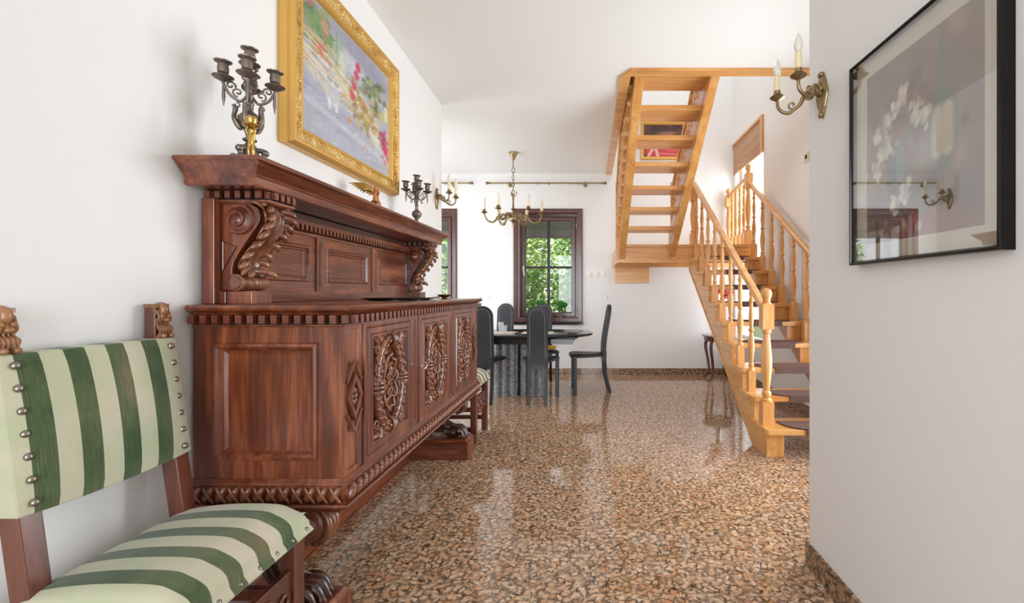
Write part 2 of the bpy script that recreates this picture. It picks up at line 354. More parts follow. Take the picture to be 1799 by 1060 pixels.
mb = MB(); wall_y(mb, -2.7, -2.5, XL, XR, 0, 3.3, [(-1.15, .75, .02, 2.6)]); struct('wall_front', mb, 'wall_paint')
struct('wall_upper_stairwell', MB().box(.135, .335, 3.46, YB, ZC+.006, 5.4).box(.335, XS, 3.46, 3.66, ZC+.006, 5.4), 'wall_paint')
# ceiling: three fields, the hall one tilted slightly so it shades differently, stair opening left out
A_, B_, C_ = (XL, YE), (.87, 2.2), (.324, 3.55)
def tilt(pt):
    d = (A_[0]-B_[0], A_[1]-B_[1]); L = math.hypot(*d); s = ((pt[0]-B_[0])*d[1]-(pt[1]-B_[1])*d[0])/L
    return ZC+.05*abs(s)
mb = MB()
flat = [(DL, YE), A_, B_, C_, (.335, 3.66), (.335, YB), (DL, YB)]
mb.add([(a, b, ZC) for a, b in flat], [tuple(range(7))])
mb.add([(a, b, ZC) for a, b in [C_, B_, (.966, 2.0), (XS, 2.0), (XS, 3.66), (.335, 3.66)]], [tuple(range(6))])
mb.add([(a, b, tilt((a, b))) for a, b in [A_, B_, (.966, 2.0), (.966, -2.6), (XL, -2.6)]], [tuple(range(5))])
n0 = len(mb.v); mb.add([(x, y, 3.3) for x, y in ((DL-.2, -2.7), (XS, -2.7), (XS, 3.46), (.135, 3.46), (.135, YB), (DL-.2, YB))], [tuple(range(6))])
struct('ceiling', mb, 'ceiling_paint')
mb = MB(); mb.box(.1, XS+.3, 3.4, YB+.3, 5.4, 5.5); struct('ceiling_upper', mb, 'ceiling_paint')
# stair opening trim under the ceiling
mb = MB(); mb.prism([(.335, 3.66), (XS, 3.66), (XS, 3.555), (.335, 3.555), (.247, 3.69), (.247, YB), (.335, YB)], 'z', ZC-.02, ZC+.002); struct('trim_1', mb, 'pine_x', bev=.003)
# baseboards
def baseboard(name, segs):
    root = struct(name, MB().box(*segs[0]), 'granite_base', bev=.002)
    for s in segs[1:]: MB().box(*s).build('baseboard_piece', 'granite_base', root, bev=.002)
def split(a, b, n): return [(a+(b-a)*i/n+.0006, a+(b-a)*(i+1)/n-.0006) for i in range(n)]
baseboard('baseboard_right', [(XR-.012, XR, a, b, 0, .104) for a, b in split(-.4, 2.012, 4)])
baseboard('baseboard_hall_end', [(a, b, 2.0, 2.012, 0, .104) for a, b in split(XR, XS-.012, 2)])
baseboard('baseboard_back', [(a, b, YB-.012, YB, 0, .09) for a, b in split(-2.4, XS, 8)])
baseboard('baseboard_stair', [(XS-.012, XS, a, b, 0, .104) for a, b in split(4.1, YB-.012, 5)])
baseboard('baseboard_left', [(XL, XL+.012, a, b, 0, .10) for a, b in split(-.4, YE, 7)])
# windows
def window(name, x0, x1, z0, z1, n):
    root = MB(); cw = .073
    root.rings((x0, YB+.002, z0), (x1-x0, 0, 0), (0, 0, z1-z0), [(0, 0), (0, .022), (.012, .028), (cw-.014, .028), (cw, .018), (cw, -.10), (cw-.01, -.1)], capit=False)
    o = struct(name, root, 'window_wood', bev=.002)
    a0, a1, b0, b1 = x0+cw, x1-cw, z0+.05, z1-cw; ys = YB+.10
    MB().rings((a0, ys, b0), (a1-a0, 0, 0), (0, 0, b1-b0), [(0, -.05), (0, .0), (.03, .0), (.034, -.012), (.04, -.012)], capit=False).build('window_frame', 'window_wood', o)
    s0, s1, t0, t1 = a0+.036, a1-.036, b0+.036, b1-.036
    sash = MB().rings((s0, ys, t0), (s1-s0, 0, 0), (0, 0, t1-t0), [(0, -.05), (0, .014), (.006, .02), (.05, .02), (.062, .004), (.062, -.05), (0, -.05)], capit=False).build('sash', 'window_wood', o)
    xm = (s0+s1)/2; zm = t0+(t1-t0)*.495; g0, g1, h0, h1 = s0+.06, s1-.06, t0+.06, t1-.06
    MB().box(xm-.02, xm+.02, ys-.012, ys+.035, h0, h1).build('glazing_bar', 'bar_dark', sash, bev=.003)
    MB().box(g0, g1, ys-.010, ys+.033, zm-.017, zm+.017).build('glazing_bar', 'bar_dark', sash, bev=.003)
    for xa, xb in ((g0, xm-.017), (xm+.017, g1)):
        for za, zb in ((h0, zm-.017), (zm+.017, h1)): MB().box(xa, xb, ys+.012, ys+.018, za, zb).build('pane', 'window_glass', sash)
    mb = MB(); hx = s0+.03; hz = zm-.01
    mb.box(hx-.012, hx+.012, ys-.03, ys-.018, hz-.03, hz+.03); mb.tube([(hx, ys-.03, hz), (hx, ys-.06, hz), (hx+.004, ys-.065, hz-.02), (hx+.018, ys-.06, hz-.12)], [.009, .009, .011, .008], 8)
    mb.build('window_handle', 'cream_plastic', o, smooth=40)
    for hz in (b0+.15, b1-.15): MB().lathe([(.007, -.03), (.008, -.028), (.008, .028), (.007, .03)], (a1-.018, ys-.02, hz), 8).build('hinge', 'steel', o, smooth=40)
    MB().box(x0-.012, x1+.012, YB-.045, YB+.09, z0-.03, z0+.004).build('window_sill', 'black_stone', o, bev=.004)
    return o
window('window_1', -1.116, -.096, .764, 2.44, 1)
window('window_2', -1.116-1.85, -.096-1.85, .764, 2.44, 2)
# stair window with wooden blind
mb = MB(); mb.rings((XS+.12, SW[1], SW[2]), (0, SW[0]-SW[1], 0), (0, 0, SW[3]-SW[2]), [(0, 0), (0, .04), (.05, .04), (.05, 0)], capit=False)
w3 = struct('window_3', mb, 'white_plastic')
MB().box(XS+.125, XS+.131, SW[0]+.05, SW[1]-.05, SW[2]+.05, SW[3]-.05).build('pane', 'window_glass', w3)
bl = thing('window_blind', (XS, 6.1, 2.92), 'plain wooden board with oak edging above the bright stair window', 'blind')
MB().box(XS-.012, XS+.006, 5.60, 6.69, 2.93, 3.345).build('board', 'blind_wood', bl)
MB().box(XS-.03, XS+.006, 5.545, 5.60, 2.92, 3.38).build('side_edging', 'pine_z', bl, bev=.003)
MB().box(XS-.03, XS+.006, 5.60, 6.69, 3.345, 3.38).build('top_edging', 'pine_y', bl, bev=.003)
# unseen glazed doors added for the fill lights: camera side, stairs, dining room
mb = MB(); mb.rings((-1.15, -2.56, .02), (1.9, 0, 0), (0, 0, 2.58), [(0, -.02), (0, .03), (.06, .03), (.06, -.02)], capit=False); mb.box(-.22, -.18, -2.6, -2.55, .05, 2.55)
def added_glazed_door(name, x, y0, y1, z1):
    mb = MB(); mb.box(x, x+.07, y0, y0+.07, 0, z1); mb.box(x, x+.07, y1-.07, y1, 0, z1); mb.box(x, x+.07, y0+.07, y1-.07, z1-.07, z1); mb.box(x, x+.07, y0+.07, y1-.07, 0, .12); mb.box(x, x+.07, (y0+y1)/2-.05, (y0+y1)/2+.05, .12, z1-.07)
    d = struct(name, mb, 'window_wood')
    for a, b in ((y0+.07, (y0+y1)/2-.05), ((y0+y1)/2+.05, y1-.07)): MB().box(x+.03, x+.036, a, b, .12, z1-.07).build('pane', 'window_glass', d)
added_glazed_door('added_door_2', XS+.1, 2.2, 4.1, 2.45); added_glazed_door('added_door_3', DL-.17, 4.5, 6.3, 2.45)
mb2 = MB().rings((-3.2, YE-.15, .02), (1.4, 0, 0), (0, 0, 2.38), [(0, -.02), (0, .03), (.06, .03), (.06, -.02)], capit=False); d4 = struct('added_door_4', mb2, 'window_wood'); MB().box(-3.15, -1.85, YE-.16, YE-.155, .06, 2.35).build('pane', 'window_glass', d4)
d1 = struct('added_door_1', mb, 'window_wood'); MB().box(-1.1, .7, -2.58, -2.575, .06, 2.55).build('pane', 'window_glass', d1)
# ---------------------------------------------------------------- staircase
RS, GO, F1 = .1773, .272, 3.27
SXL, SXR = 1.295, 2.08
st = thing('staircase', (1.7, 3.3, 0), 'pale pine staircase with open treads, turned balusters and a half landing', 'staircase')
def tz(k): return RS*k+.037
def fy(k): return F1+(k-1)*GO
def lower_string(x0, x1):
    pts = [(fy(1)+.05, 0), (3.56, 0), (5.9, 1.53), (5.9, tz(10)-.04)]
    for k in range(10, 1, -1): pts += [(fy(k)+.03, tz(k)-.04), (fy(k)+.03, tz(k-1)-.04)]
    pts += [(fy(1)+.05, tz(1)-.04)]
    return MB().prism(pts, 'x', x0, x1)
lower_string(SXL, SXL+.06).build('stringer', 'pine_y', st, bev=.002)
lower_string(SXR-.07, SXR-.01).build('stringer', 'pine_y', st, bev=.002)
MB().prism([(3.56, -.0), (3.60, -.0), (5.9, 1.497), (5.9, 1.53)], 'x', SXL-.006, SXL+.07).build('stringer_lip', 'pine_y', st)
MB().box(SXL+.06, SXL+.13, fy(1)+.055, fy(1)+.11, 0, tz(1)-.04).build('step_post', 'pine_z', st, bev=.003)
for k in range(1, 10):
    y0 = fy(k); z1 = tz(k); xl = SXL-.025
    pts = [(xl+.02, y0), (SXR+.01, y0), (SXR+.01, y0+GO+.05), (xl, y0+GO+.05), (xl, y0+.02)]
    td = MB().prism(pts, 'z', z1-.04, z1).build('tread', 'pine_x', st, bev=.004)
    xa = SXL+.13; xb = SXR-.10
    rad = .11; mat = [(xa+rad*1.6*(1-math.sin(t)), y0-.004+(rad*1.7)*(1-math.cos(t))) for t in [PI/2*i/8 for i in range(9)]]
    mat = [(xa+.14, y0-.006)]+[(xa+.0+.14*(1-math.sin(t))**1.0, y0-.006+.21*(1-math.cos(t))) for t in [PI/2*i/8 for i in range(1, 9)]]
    mir = [(xa+xb-x, y) for x, y in mat][::-1]
    mb = MB().prism(mat+mir, 'z', z1, z1+.011)
    mb.box(xa+.135, xb-.135, y0-.012, y0-.003, z1-.043, z1+.010)
    mb.build('tread_mat', 'tread_carpet', td)
    if k >= 2:   # short upright under each tread next to the strings
        MB().box(SXL+.06, SXL+.105, y0+.035, y0+.08, tz(k-1), z1-.04).build('tread_block', 'pine_z', td)
        MB().box(SXR-.17, SXR-.07, y0+.035, y0+.08, tz(k-1), z1-.04).build('tread_block', 'pine_z', td)
ZL = tz(10)
MB().box(.36, SXR+.01, fy(10), YB-.003, ZL-.04, ZL).build('landing_deck', 'pine_x', st, bev=.003)
MB().box(.345, .375, fy(10)+.01, YB-.003, ZL-.23, ZL-.04).build('landing_beam', 'pine_y', st)
MB().box(.375, SXR, fy(10)+.012, fy(10)+.055, ZL-.23, ZL-.04).build('landing_beam', 'pine_x', st, bev=.003)
MB().box(.375, SXR, YB-.06, YB-.003, ZL-.23, ZL-.04).build('landing_beam', 'pine_x', st)
for x in (.9, 1.26, 1.62): MB().box(x, x+.05, fy(10)+.06, YB-.06, ZL-.19, ZL-.04).build('landing_joist', 'pine_y', st)
MB().box(.377, .88, YB-.035, YB-.003, 1.345, ZL-.23).build('wall_board', 'pine_x', st, bev=.002)
# turned balusters
def baluster_mesh(h, sq=.058, r=.028, base=.17):
    mb = MB(); mb.box(-sq/2, sq/2, -sq/2, sq/2, 0, base)
    H = h-base
    pr = [(.98,0),(.98,.02),(.55,.045),(.8,.06),(.8,.08),(.5,.10),(.62,.13),(.95,.24),(1.0,.30),(.85,.38),(.55,.45),(.5,.47),(.85,.485),(.85,.51),(.5,.525),(.58,.56),(.78,.64),(.72,.72),(.5,.80),(.48,.83),(.78,.845),(.78,.87),(.5,.885),(.6,.93),(.6,1.0)]
    mb.lathe([(r*a, base+H*b) for a, b in pr], seg=12)
    me = mb.mesh('baluster', smooth=35); me.materials.append(M['pine_z']); return me
HS = RS/GO
def hz(y): return 1.045+(y-3.42)*HS
bal = baluster_mesh(hz(fy(2)+.2)-.02-tz(2))
for k in range(2, 10):
    for x in (SXL+.037, SXR-.035): inst('baluster', bal, st, [(x, fy(k)+.2, tz(k))])
def handrail(p, q, w=.058, h=.055):
    d = Vector(q)-Vector(p); L = math.hypot(d.x, d.y); u = Vector((d.x/L, d.y/L, 0)); s = Vector((u.y, -u.x, 0))
    prof = [(-.4, -.5), (.4, -.5), (.42, -.1), (.5, .1), (.5, .3), (.3, .5), (-.3, .5), (-.5, .3), (-.5, .1), (-.42, -.1)]
    vs = []
    for e in (p, q):
        for a, b in prof: vs.append(Vector(e)+s*(a*w)+Vector((0, 0, b*h)))
    n = len(prof); mb = MB().add(vs, [tuple(range(n))[::-1], tuple(range(n, 2*n))]+[(i, (i+1) % n, n+(i+1) % n, n+i) for i in range(n)])
    return mb.build('handrail', 'pine_y', st, smooth=40)
for x in (SXL+.037, SXR-.035): handrail((x, 3.42, hz(3.42)+.005), (x, 5.78, hz(5.78)+.005))
def newel(x, y, z0, ztop, mid=True):
    mb = MB(); s = .042; H = ztop-z0
    mb.box(x-s, x+s, y-s, y+s, z0, z0+.17*H)
    pr = [(.041,.17),(.041,.185),(.024,.20),(.035,.215),(.035,.235),(.022,.25),(.028,.29),(.040,.42),(.041,.48),(.03,.60),(.024,.665),(.034,.675),(.034,.69),(.03,.70)]
    mb.lathe([(a, z0+b*H) for a, b in pr], (x, y, 0), 16); mb.box(x-s, x+s, y-s, y+s, z0+.70*H, z0+.885*H)
    pr = [(.041,.885),(.026,.90),(.03,.91),(.026,.92),(.037,.94),(.040,.96),(.034,.985),(.02,.997),(.004,1.0)]
    mb.lathe([(a, z0+b*H) for a, b in pr], (x, y, 0), 16)
    return mb.build('newel_post', 'pine_z', st, smooth=35)
newel(SXL+.037, 3.42, tz(1), 1.235); newel(SXL+.037, 5.82, ZL, 2.62)
newel(SXR-.035, 3.42, tz(1), 1.235); newel(SXR-.05, 5.80, ZL, 2.84); newel(SXR-.05, 6.62, ZL, 2.72)
handrail((SXR-.05, 5.80, 2.68), (SXR-.05, 6.62, 2.60))
bal2 = baluster_mesh(.80)
inst('baluster', bal2, st, [(SXR-.05, 5.80+.82*(i+1)/5, ZL) for i in range(4)])
# upper flight, climbing back towards the hall
UX0, UX1 = .375, 1.075
def ulow(y): return 1.70+.6756*(5.62-y)
for x0, x1 in ((UX0, UX0+.078), (UX1-.078, UX1)):
    a, b = 5.73, 3.68
    MB().prism([(a, ulow(a)), (a, ulow(a)+.30), (b, ulow(b)+.30), (b, ulow(b))], 'x', x0, x1).build('stringer', 'pine_y', st, bev=.004)
    xm = (x0+x1)/2
    MB().prism([(a, ulow(a)+.085), (a, ulow(a)+.10), (b, ulow(b)+.10), (b, ulow(b)+.085)], 'x', x0-.004, x1+.004).build('stringer_bead', 'pine_y', st)
for k in range(1, 8):
    y0 = 5.62-.262*k; z1 = ZL+.1773*k
    MB().box(UX0+.078, UX1-.078, y0, y0+.285, z1-.045, z1).build('tread', 'pine_x', st, bev=.004)
# carved flat balusters of the upper flight
def fret_outline():
    half = [(.030,0),(.030,.03),(.045,.05),(.030,.075),(.018,.10),(.040,.13),(.058,.17),(.046,.21),(.022,.235),(.05,.26),(.064,.31),(.05,.36),(.022,.385),(.045,.41),(.058,.45),(.042,.49),(.018,.52),(.032,.55),(.045,.58),(.030,.60),(.030,.64)]
    return half+[(-a, b) for a, b in half[::-1]]
fm = MB().prism(fret_outline(), 'x', -.014, .014)
for zc in (.17, .31, .45): fm.sphere((0, 0, zc), (.026, .03, .045), 8, 6)
for zc in (.05, .235, .385, .58): fm.sphere((0, 0, zc), (.022, .018, .018), 8, 6)
fme = fm.mesh('carved_baluster', smooth=40); fme.materials.append(M['pine_z'])
for x in (UX0-.012, UX1-.02):
    pts = [(x, 5.60-.131*i, ulow(5.60-.131*i)+.20) for i in range(15)]
    inst('carved_baluster', fme, st, pts)
    a, b = 5.73, 3.68
    MB().prism([(a, ulow(a)+.83), (a, ulow(a)+.89), (b, ulow(b)+.89), (b, ulow(b)+.83)], 'x', x-.03, x+.03).build('handrail', 'pine_y', st, bev=.006)
for x in (UX0-.012, UX1-.02): MB().box(x-.03, x+.03, 5.70, 5.76, ulow(5.7)-.02, ulow(5.7)+.95).build('newel_post', 'pine_z', st, bev=.006)
# ---------------------------------------------------------------- outside the windows
struct('ground', MB().box(-14, 8, YB+.3, 26, -.35, -.3), 'ground')
pr = thing('porch_roof', (-1.5, YB+.3, 2.25), 'grey porch roof eave seen through the top window panes', 'roof')
MB().box(-5, 1.5, YB+.32, YB+1.25, 2.30, 2.38).build('soffit', 'porch', pr)
MB().box(-5, 1.5, YB+1.25, YB+1.30, 2.16, 2.40).build('fascia_board', 'porch', pr)
def tree(name, c, rx, rz, mat, n, label, trunk, leaf=.11, seed=1):
    rr = random.Random(seed); t = thing(name, (c[0], c[1], -.3), label, 'tree', 'garden trees behind the windows')
    mb = MB()
    for q in range(n):
        while True:
            p = Vector((rr.uniform(-1,1), rr.uniform(-1,1), rr.uniform(-1,1)))
            if .25 < p.length < 1 and math.sin(p.x*9+seed)+math.sin(p.z*8+seed*2)+math.sin(p.y*7) > -.9: break
        o = Vector((c[0]+p.x*rx, c[1]+p.y*rx*.7, c[2]+p.z*rz)); L = leaf*rr.uniform(.6, 1.3)
        Mt = Matrix.Rotation(rr.uniform(0, 2*PI), 3, 'Z') @ Matrix.Rotation(rr.uniform(-1, 1), 3, 'X') @ Matrix.Rotation(rr.uniform(-.8, .8), 3, 'Y')
        vs = [o+Mt @ Vector(a) for a in ((-L/2,0,0),(0,-L*.28,L*.06),(L/2,0,0),(0,L*.28,L*.06))]
        mb.add(vs, [(0,1,2),(0,2,3)])
    mb.build('foliage', mat, t, kind='stuff')
    mb = MB(); z0 = -.3
    for q in range(trunk):
        a = 2*PI*q/max(1, trunk); e = Vector((c[0]+math.cos(a)*rx*.45, c[1]+math.sin(a)*rx*.3, c[2]+rz*.5))
        mb.tube(bez([(c[0]+.05*math.cos(a), c[1]+.05*math.sin(a), z0), (c[0]+rx*.12*math.cos(a), c[1], c[2]-rz*.5), tuple(e)], 6), [.09-.005*i for i in range(13)], 7)
    mb.build('trunk', 'bark', t, smooth=60)
tree('garden_tree', (-1.75, 10.4, 1.75), .82, 1.9, 'leaf_light', 4600, 'bright leafy tree at the left of the garden view', 3, .13, 2)
tree('garden_tree', (-.05, 10.4, 1.6), .84, 1.85, 'leaf_mid', 4400, 'leafy tree with pale trunks in the right window panes', 4, .13, 5)
tree('garden_tree', (-3.5, 10.4, 1.6), .86, 1.8, 'leaf_mid', 4200, 'leafy tree beyond the window by the corner', 3, .13, 9)
tree('garden_hedge', (-2.2, 15.2, 1.4), 4.4, 2.9, 'leaf_light', 9000, 'pale sunlit hedge at the back of the garden', 5, .2, 12)
# ---------------------------------------------------------------- carved sideboard
SY0, SY1, SXF = 1.57, 3.43, -.845
XW = XL+.016
sb = thing('sideboard', (-1.1, 2.5, 0), 'large carved walnut sideboard with three doors and a panelled upper back', 'sideboard')
PATH = [(XW, SY0), (SXF, SY0), (SXF, SY1), (XW, SY1)]
CZ = 1.15
# carcass and framed end panels
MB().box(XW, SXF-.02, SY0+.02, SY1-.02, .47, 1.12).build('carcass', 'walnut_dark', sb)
for y, s in ((SY0, 1), (SY1, -1)):
    O, U = ((XW, y, .555), (SXF-.021-XW, 0, 0)) if s == 1 else ((SXF-.021, y, .555), (XW-SXF+.021, 0, 0))
    MB().rings(O, U, (0, 0, .54), [(0, -.02), (0, 0), (.066, 0), (.070, .008), (.080, .010), (.088, .002), (.096, -.012), (.108, -.016)]).build('end_panel', 'walnut_v', sb)
# front: pilasters, doors, stiles
def front(y0, y1, z0, z1, steps, name, mat, parent=sb, x=SXF): return MB().rings((x, y0, z0), (0, y1-y0, 0), (0, 0, z1-z0), steps).build(name, mat, parent)
FZ0, FZ1 = .555, 1.095
for y0, y1 in ((SY0, 1.695), (3.275, SY1)):
    pl = front(y0, y1, FZ0, FZ1, [(0, -.02), (0, 0), (.022, 0), (.026, -.008), (.030, -.008)], 'pilaster', 'walnut_v')
    yc = (y0+y1)/2; zc = .83
    def dia(a, b): return [(yc-a, zc), (yc, zc-b), (yc+a, zc), (yc, zc+b)]
    mb = MB(); o, i = dia(.052, .085), dia(.034, .056)
    vs = [(SXF-.008, p[0], p[1]) for p in o]+[(SXF+.010, p[0], p[1]) for p in o]+[(SXF+.010, p[0], p[1]) for p in i]+[(SXF-.004, p[0], p[1]) for p in i]
    mb.add(vs, [(k*4+q, k*4+(q+1) % 4, k*4+4+(q+1) % 4, k*4+4+q) for k in range(3) for q in range(4)]+[(12, 13, 14, 15)])
    dm = mb.build('diamond', 'walnut_carved', pl)
    mb = MB()
    for q in range(8): a = q*PI/4; mb.sphere((SXF+.002, yc+.014*math.cos(a), zc+.024*math.sin(a)), (.006, .008, .011), 8, 6)
    mb.sphere((SXF+.004, yc, zc), .009, 8, 6); mb.build('rosette', 'walnut_carved', pl, smooth=60)
    for sg in (-1, 1):
        mb = MB(); 
        for q in (-1, 1): mb.tube([(SXF+.004, yc+q*.050, zc+sg*.055), (SXF+.004, yc, zc+sg*.125)], .006, 6)
        mb.build('chevron', 'walnut_carved', pl)
for y0, y1 in ((2.165, 2.25), (2.745, 2.82)):
    front(y0, y1, FZ0, FZ1, [(0, -.02), (0, .0), (.026, .0), (.030, -.005), (.036, -.005), (.040, .001)], 'stile', 'walnut_v')
# carved oval wreath, shared by the three doors (origin = door centre on the panel face, x out)
def leaf3(mb, c, ang, L, W, up=.012, flip=1):
    # small curled leaf in the door plane (y,z), raised along x
    n = 6; vs = []; fs = []; d = Vector((0, math.cos(ang), math.sin(ang))); s = Vector((0, -math.sin(ang), math.cos(ang)))
    for i in range(n):
        t = i/(n-1); w = W*math.sin(PI*(t*.86+.12))**.8*(1 if i < n-1 else .3); h = up*(.5+math.sin(PI*t)*.9)
        p = Vector(c)+d*(L*t)+s*(flip*.25*W*math.sin(PI*t*1.6))
        for k, q in ((-1, 0), (-.5, .75), (0, .55), (.5, .75), (1, 0)): vs.append(p+s*(w*k)+Vector((h*q if q else -.002, 0, 0)))
    for i in range(n-1):
        for k in range(4): fs.append((i*5+k, i*5+k+1, i*5+6+k, i*5+5+k))
    mb.add(vs, fs)
def curl(mb, c, r, a0, a1, rad, x=.008, n=14):
    pts = spiral(c[1], c[2], r, r*.22, a0, a1, n); mb.tube([(c[0]+x+.006*i/n, p[0], p[1]) for i, p in enumerate(pts)], [rad*(1-.45*i/n) for i in range(n)], 7)
    e = pts[-1]; mb.sphere((c[0]+x+.007, e[0], e[1]), rad*1.25, 8, 6)
RY, RZ = .118, .182
wm = MB()
wm.tube([(.006, RY*math.cos(2*PI*i/40), RZ*math.sin(2*PI*i/40)) for i in range(40)], .024, 8, closed=True)
for i in range(26):
    a = 2*PI*i/26; t = Vector((0, -RY*math.sin(a), RZ*math.cos(a))).normalized(); up = 1 if math.cos(a) > 0 else -1
    for off in (-.017, 0, .017):
        nrm = Vector((0, math.cos(a), math.sin(a)))
        c = Vector((.029 if off == 0 else .020, RY*math.cos(a+(.12 if off == 0 else 0)), RZ*math.sin(a+(.12 if off == 0 else 0))))+nrm*off*.85
        rot = Matrix.Rotation(math.atan2(t.z, t.y)+(.5 if off > 0 else -.5 if off < 0 else 0), 3, 'X')
        wm.sphere(c, (.0085, .0175, .007), 7, 5, rot @ Matrix.Rotation(.3*up, 3, 'Z'))
for a in (0, PI/2, PI, 3*PI/2):   # ribbon wraps
    for d in (-.09, 0, .09):
        b = a+d; n = Vector((0, math.cos(b)*RZ, math.sin(b)*RY)).normalized(); c = Vector((.010, RY*math.cos(b), RZ*math.sin(b))); 
        wm.tube([c+n*.032*math.cos(q)+Vector((.032*math.sin(q), 0, 0)) for q in [PI*i/7 for i in range(8)]], .0055, 6)
wme = wm.mesh('wreath', smooth=60)
cm = MB(); pts = []
for i in range(48):
    a = 2*PI*i/48; k = 1+.07*math.sin(a*10); pts.append((.014+.004*math.sin(a*10), .062*k*math.cos(a), .112*k*math.sin(a)))
cm.tube(pts, .008, 7, closed=True); cm.sphere((.002, 0, 0), (.012, .058, .10), 16, 8)
for i in range(5):
    z = -.07+.034*i; cm.tube([(.015, -.035+.008*math.sin(i), z), (.019, 0, z+.013), (.015, .036, z-.004)], [.005, .0075, .004], 6)
for sy in (-1, 1): curl(cm, (.008, sy*.026, .03), .022, 90, 90+sy*420, .006); curl(cm, (.008, sy*.022, -.045), .018, -90, -90-sy*400, .0055)
cm.sphere((.014, 0, .055), (.012, .014, .017), 8, 6)
cme = cm.mesh('cartouche', smooth=60)
def corner_leaf(sy, sz):
    mb = MB(); c = (.003, sy*.105, sz*.185)
    for k, (da, L, W) in enumerate(((-.7, .07, .018), (-.15, .085, .02), (.4, .075, .018), (.95, .055, .015))):
        leaf3(mb, (.004, sy*.085, sz*.165), math.atan2(sz, sy)+sy*sz*(da-.2), L, W, .020)
    curl(mb, (.002, sy*.118, sz*.150), .026, 90*sz, 90*sz+sy*400, .007); curl(mb, (.002, sy*.060, sz*.205), .022, 0, sz*sy*400, .006)
    return mb.mesh('corner_leaf', smooth=60)
cls = [corner_leaf(a, b) for a in (-1, 1) for b in (-1, 1)]
for me in [wme, cme]+cls: me.materials.append(M['walnut_carved'])
for n, (y0, y1) in enumerate(((1.698, 2.162), (2.253, 2.742), (2.823, 3.272))):
    dr = front(y0, y1, FZ0+.003, FZ1-.003, [(0, -.02), (.002, .006), (.020, .006), (.024, .001), (.028, .006), (.048, .006), (.054, .011), (.062, .011), (.068, .0), (.074, -.012), (.078, -.014)], 'door', 'walnut_v')
    ctr = Vector((SXF-.014, (y0+y1)/2, (FZ0+FZ1)/2))
    inst('wreath', wme, dr, [ctr]); inst('cartouche', cme, dr, [ctr])
    for me in cls: inst('corner_leaf', me, dr, [ctr])
    if n == 0:
        mb = MB(); ky, kz = y1-.014, .862; mb.lathe([(.010, 0), (.010, .003), (.006, .004)], (SXF+.006, ky, kz), 10, Matrix.Rotation(PI/2, 3, 'Y'))
        mb.tube([(SXF, ky, kz), (SXF+.052, ky, kz-.004)], .0035, 8)
        mb.tube([(SXF+.066+.014*math.cos(2*PI*i/16), ky+.003*math.sin(2*PI*i/16), kz-.005+.014*math.sin(2*PI*i/16)) for i in range(16)], .003, 6, closed=True)
        mb.build('key', 'steel', dr, smooth=50)
# countertop with dentils
MB().box(XW, SXF-.001, SY0+.001, SY1-.001, 1.095, CZ-.002).build('counter_core', 'walnut_h', sb)
ct = MB().molding(PATH, [(0, 1.125), (.012, 1.125), (.016, 1.132), (.026, 1.136), (.032, 1.142), (.034, 1.150), (.030, 1.158), (.024, 1.160), (-.30, 1.160)]).build('counter_edge', 'walnut_h', sb, smooth=30)
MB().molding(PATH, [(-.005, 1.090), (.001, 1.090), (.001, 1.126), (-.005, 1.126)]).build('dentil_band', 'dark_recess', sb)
def dentils(path, out, z0, z1, pitch, dep, band, mat='walnut_h', wd=None):
    wd = wd or pitch*.56; meX = None
    for i in range(len(path)-1):
        a = Vector(path[i]); b = Vector(path[i+1]); d = (b-a); L = d.length; d.normalize(); nrm = Vector((d.y, -d.x)); n = max(1, round(L/pitch)); st_ = L/n
        me = MB().box(-wd/2, wd/2, -dep, 0, 0, z1-z0).mesh('dentil'); me.materials.append(M[mat])
        ang = math.atan2(d.y, d.x)
        if i > 0:
            d0 = (a-Vector(path[i-1])).normalized(); q = a+Vector((d0.y, -d0.x))*(out-dep)+nrm*(out-dep); m2 = MB().box(0, dep, -dep, 0, 0, z1-z0).mesh('dentil'); m2.materials.append(M[mat]); link('dentil', m2, band, Vector((q.x, q.y, z0))-wl(band), (0, 0, ang-PI/2))
        for k in range(n):
            p = a+d*(st_*(k+.5))+nrm*out
            link('dentil', me, band, Vector((p.x, p.y, z0))-wl(band), (0, 0, ang))
bd = MB().molding(PATH, [(-.01, 1.083), (.004, 1.083), (.007, 1.086), (.007, 1.091), (0, 1.093)]).build('dentil_rail', 'walnut_h', sb)
dentils([(XW, SY0), (SXF, SY0), (SXF, SY1)], .018, 1.096, 1.124, .0385, .017, bd)
MB().box(XW, SXF-.01, SY0+.01, SY1-.01, 1.159, 1.1605).build('counter_top', 'walnut_h', sb)
CZ = 1.1605
# lower moulding with carved gadroons
lm = MB().molding(PATH, [(-.02, .560), (.004, .560), (.008, .553), (.014, .549), (.016, .542), (.012, .538), (.012, .50), (.004, .482), (.022, .478), (.026, .470), (.020, .462), (.004, .456), (-.03, .436), (-.03, .428), (-.10, .425)]).build('lower_moulding', 'walnut_h', sb, smooth=30)
gm = MB(); gm.sphere((0, -.010, .0), (.015, .018, .030), 8, 6, Matrix.Rotation(.5, 3, 'Y')); gm.tube([(-.012, -.018, .024), (.004, -.022, .0), (.016, -.012, -.028)], [.004, .006, .004], 6)
gme = gm.mesh('gadroon', smooth=60); gme.materials.append(M['walnut_carved'])
for i in range(2):
    a, b = Vector(PATH[i]), Vector(PATH[i+1]); d = (b-a).normalized(); L = (b-a).length; n = round(L/.042); ang = math.atan2(d.y, d.x)
    for k in range(n): p = a+d*(L*(k+.5)/n); link('gadroon', gme, lm, Vector((p.x+d.y*.004, p.y-d.x*.004, .511))-wl(lm), (0, 0, ang))
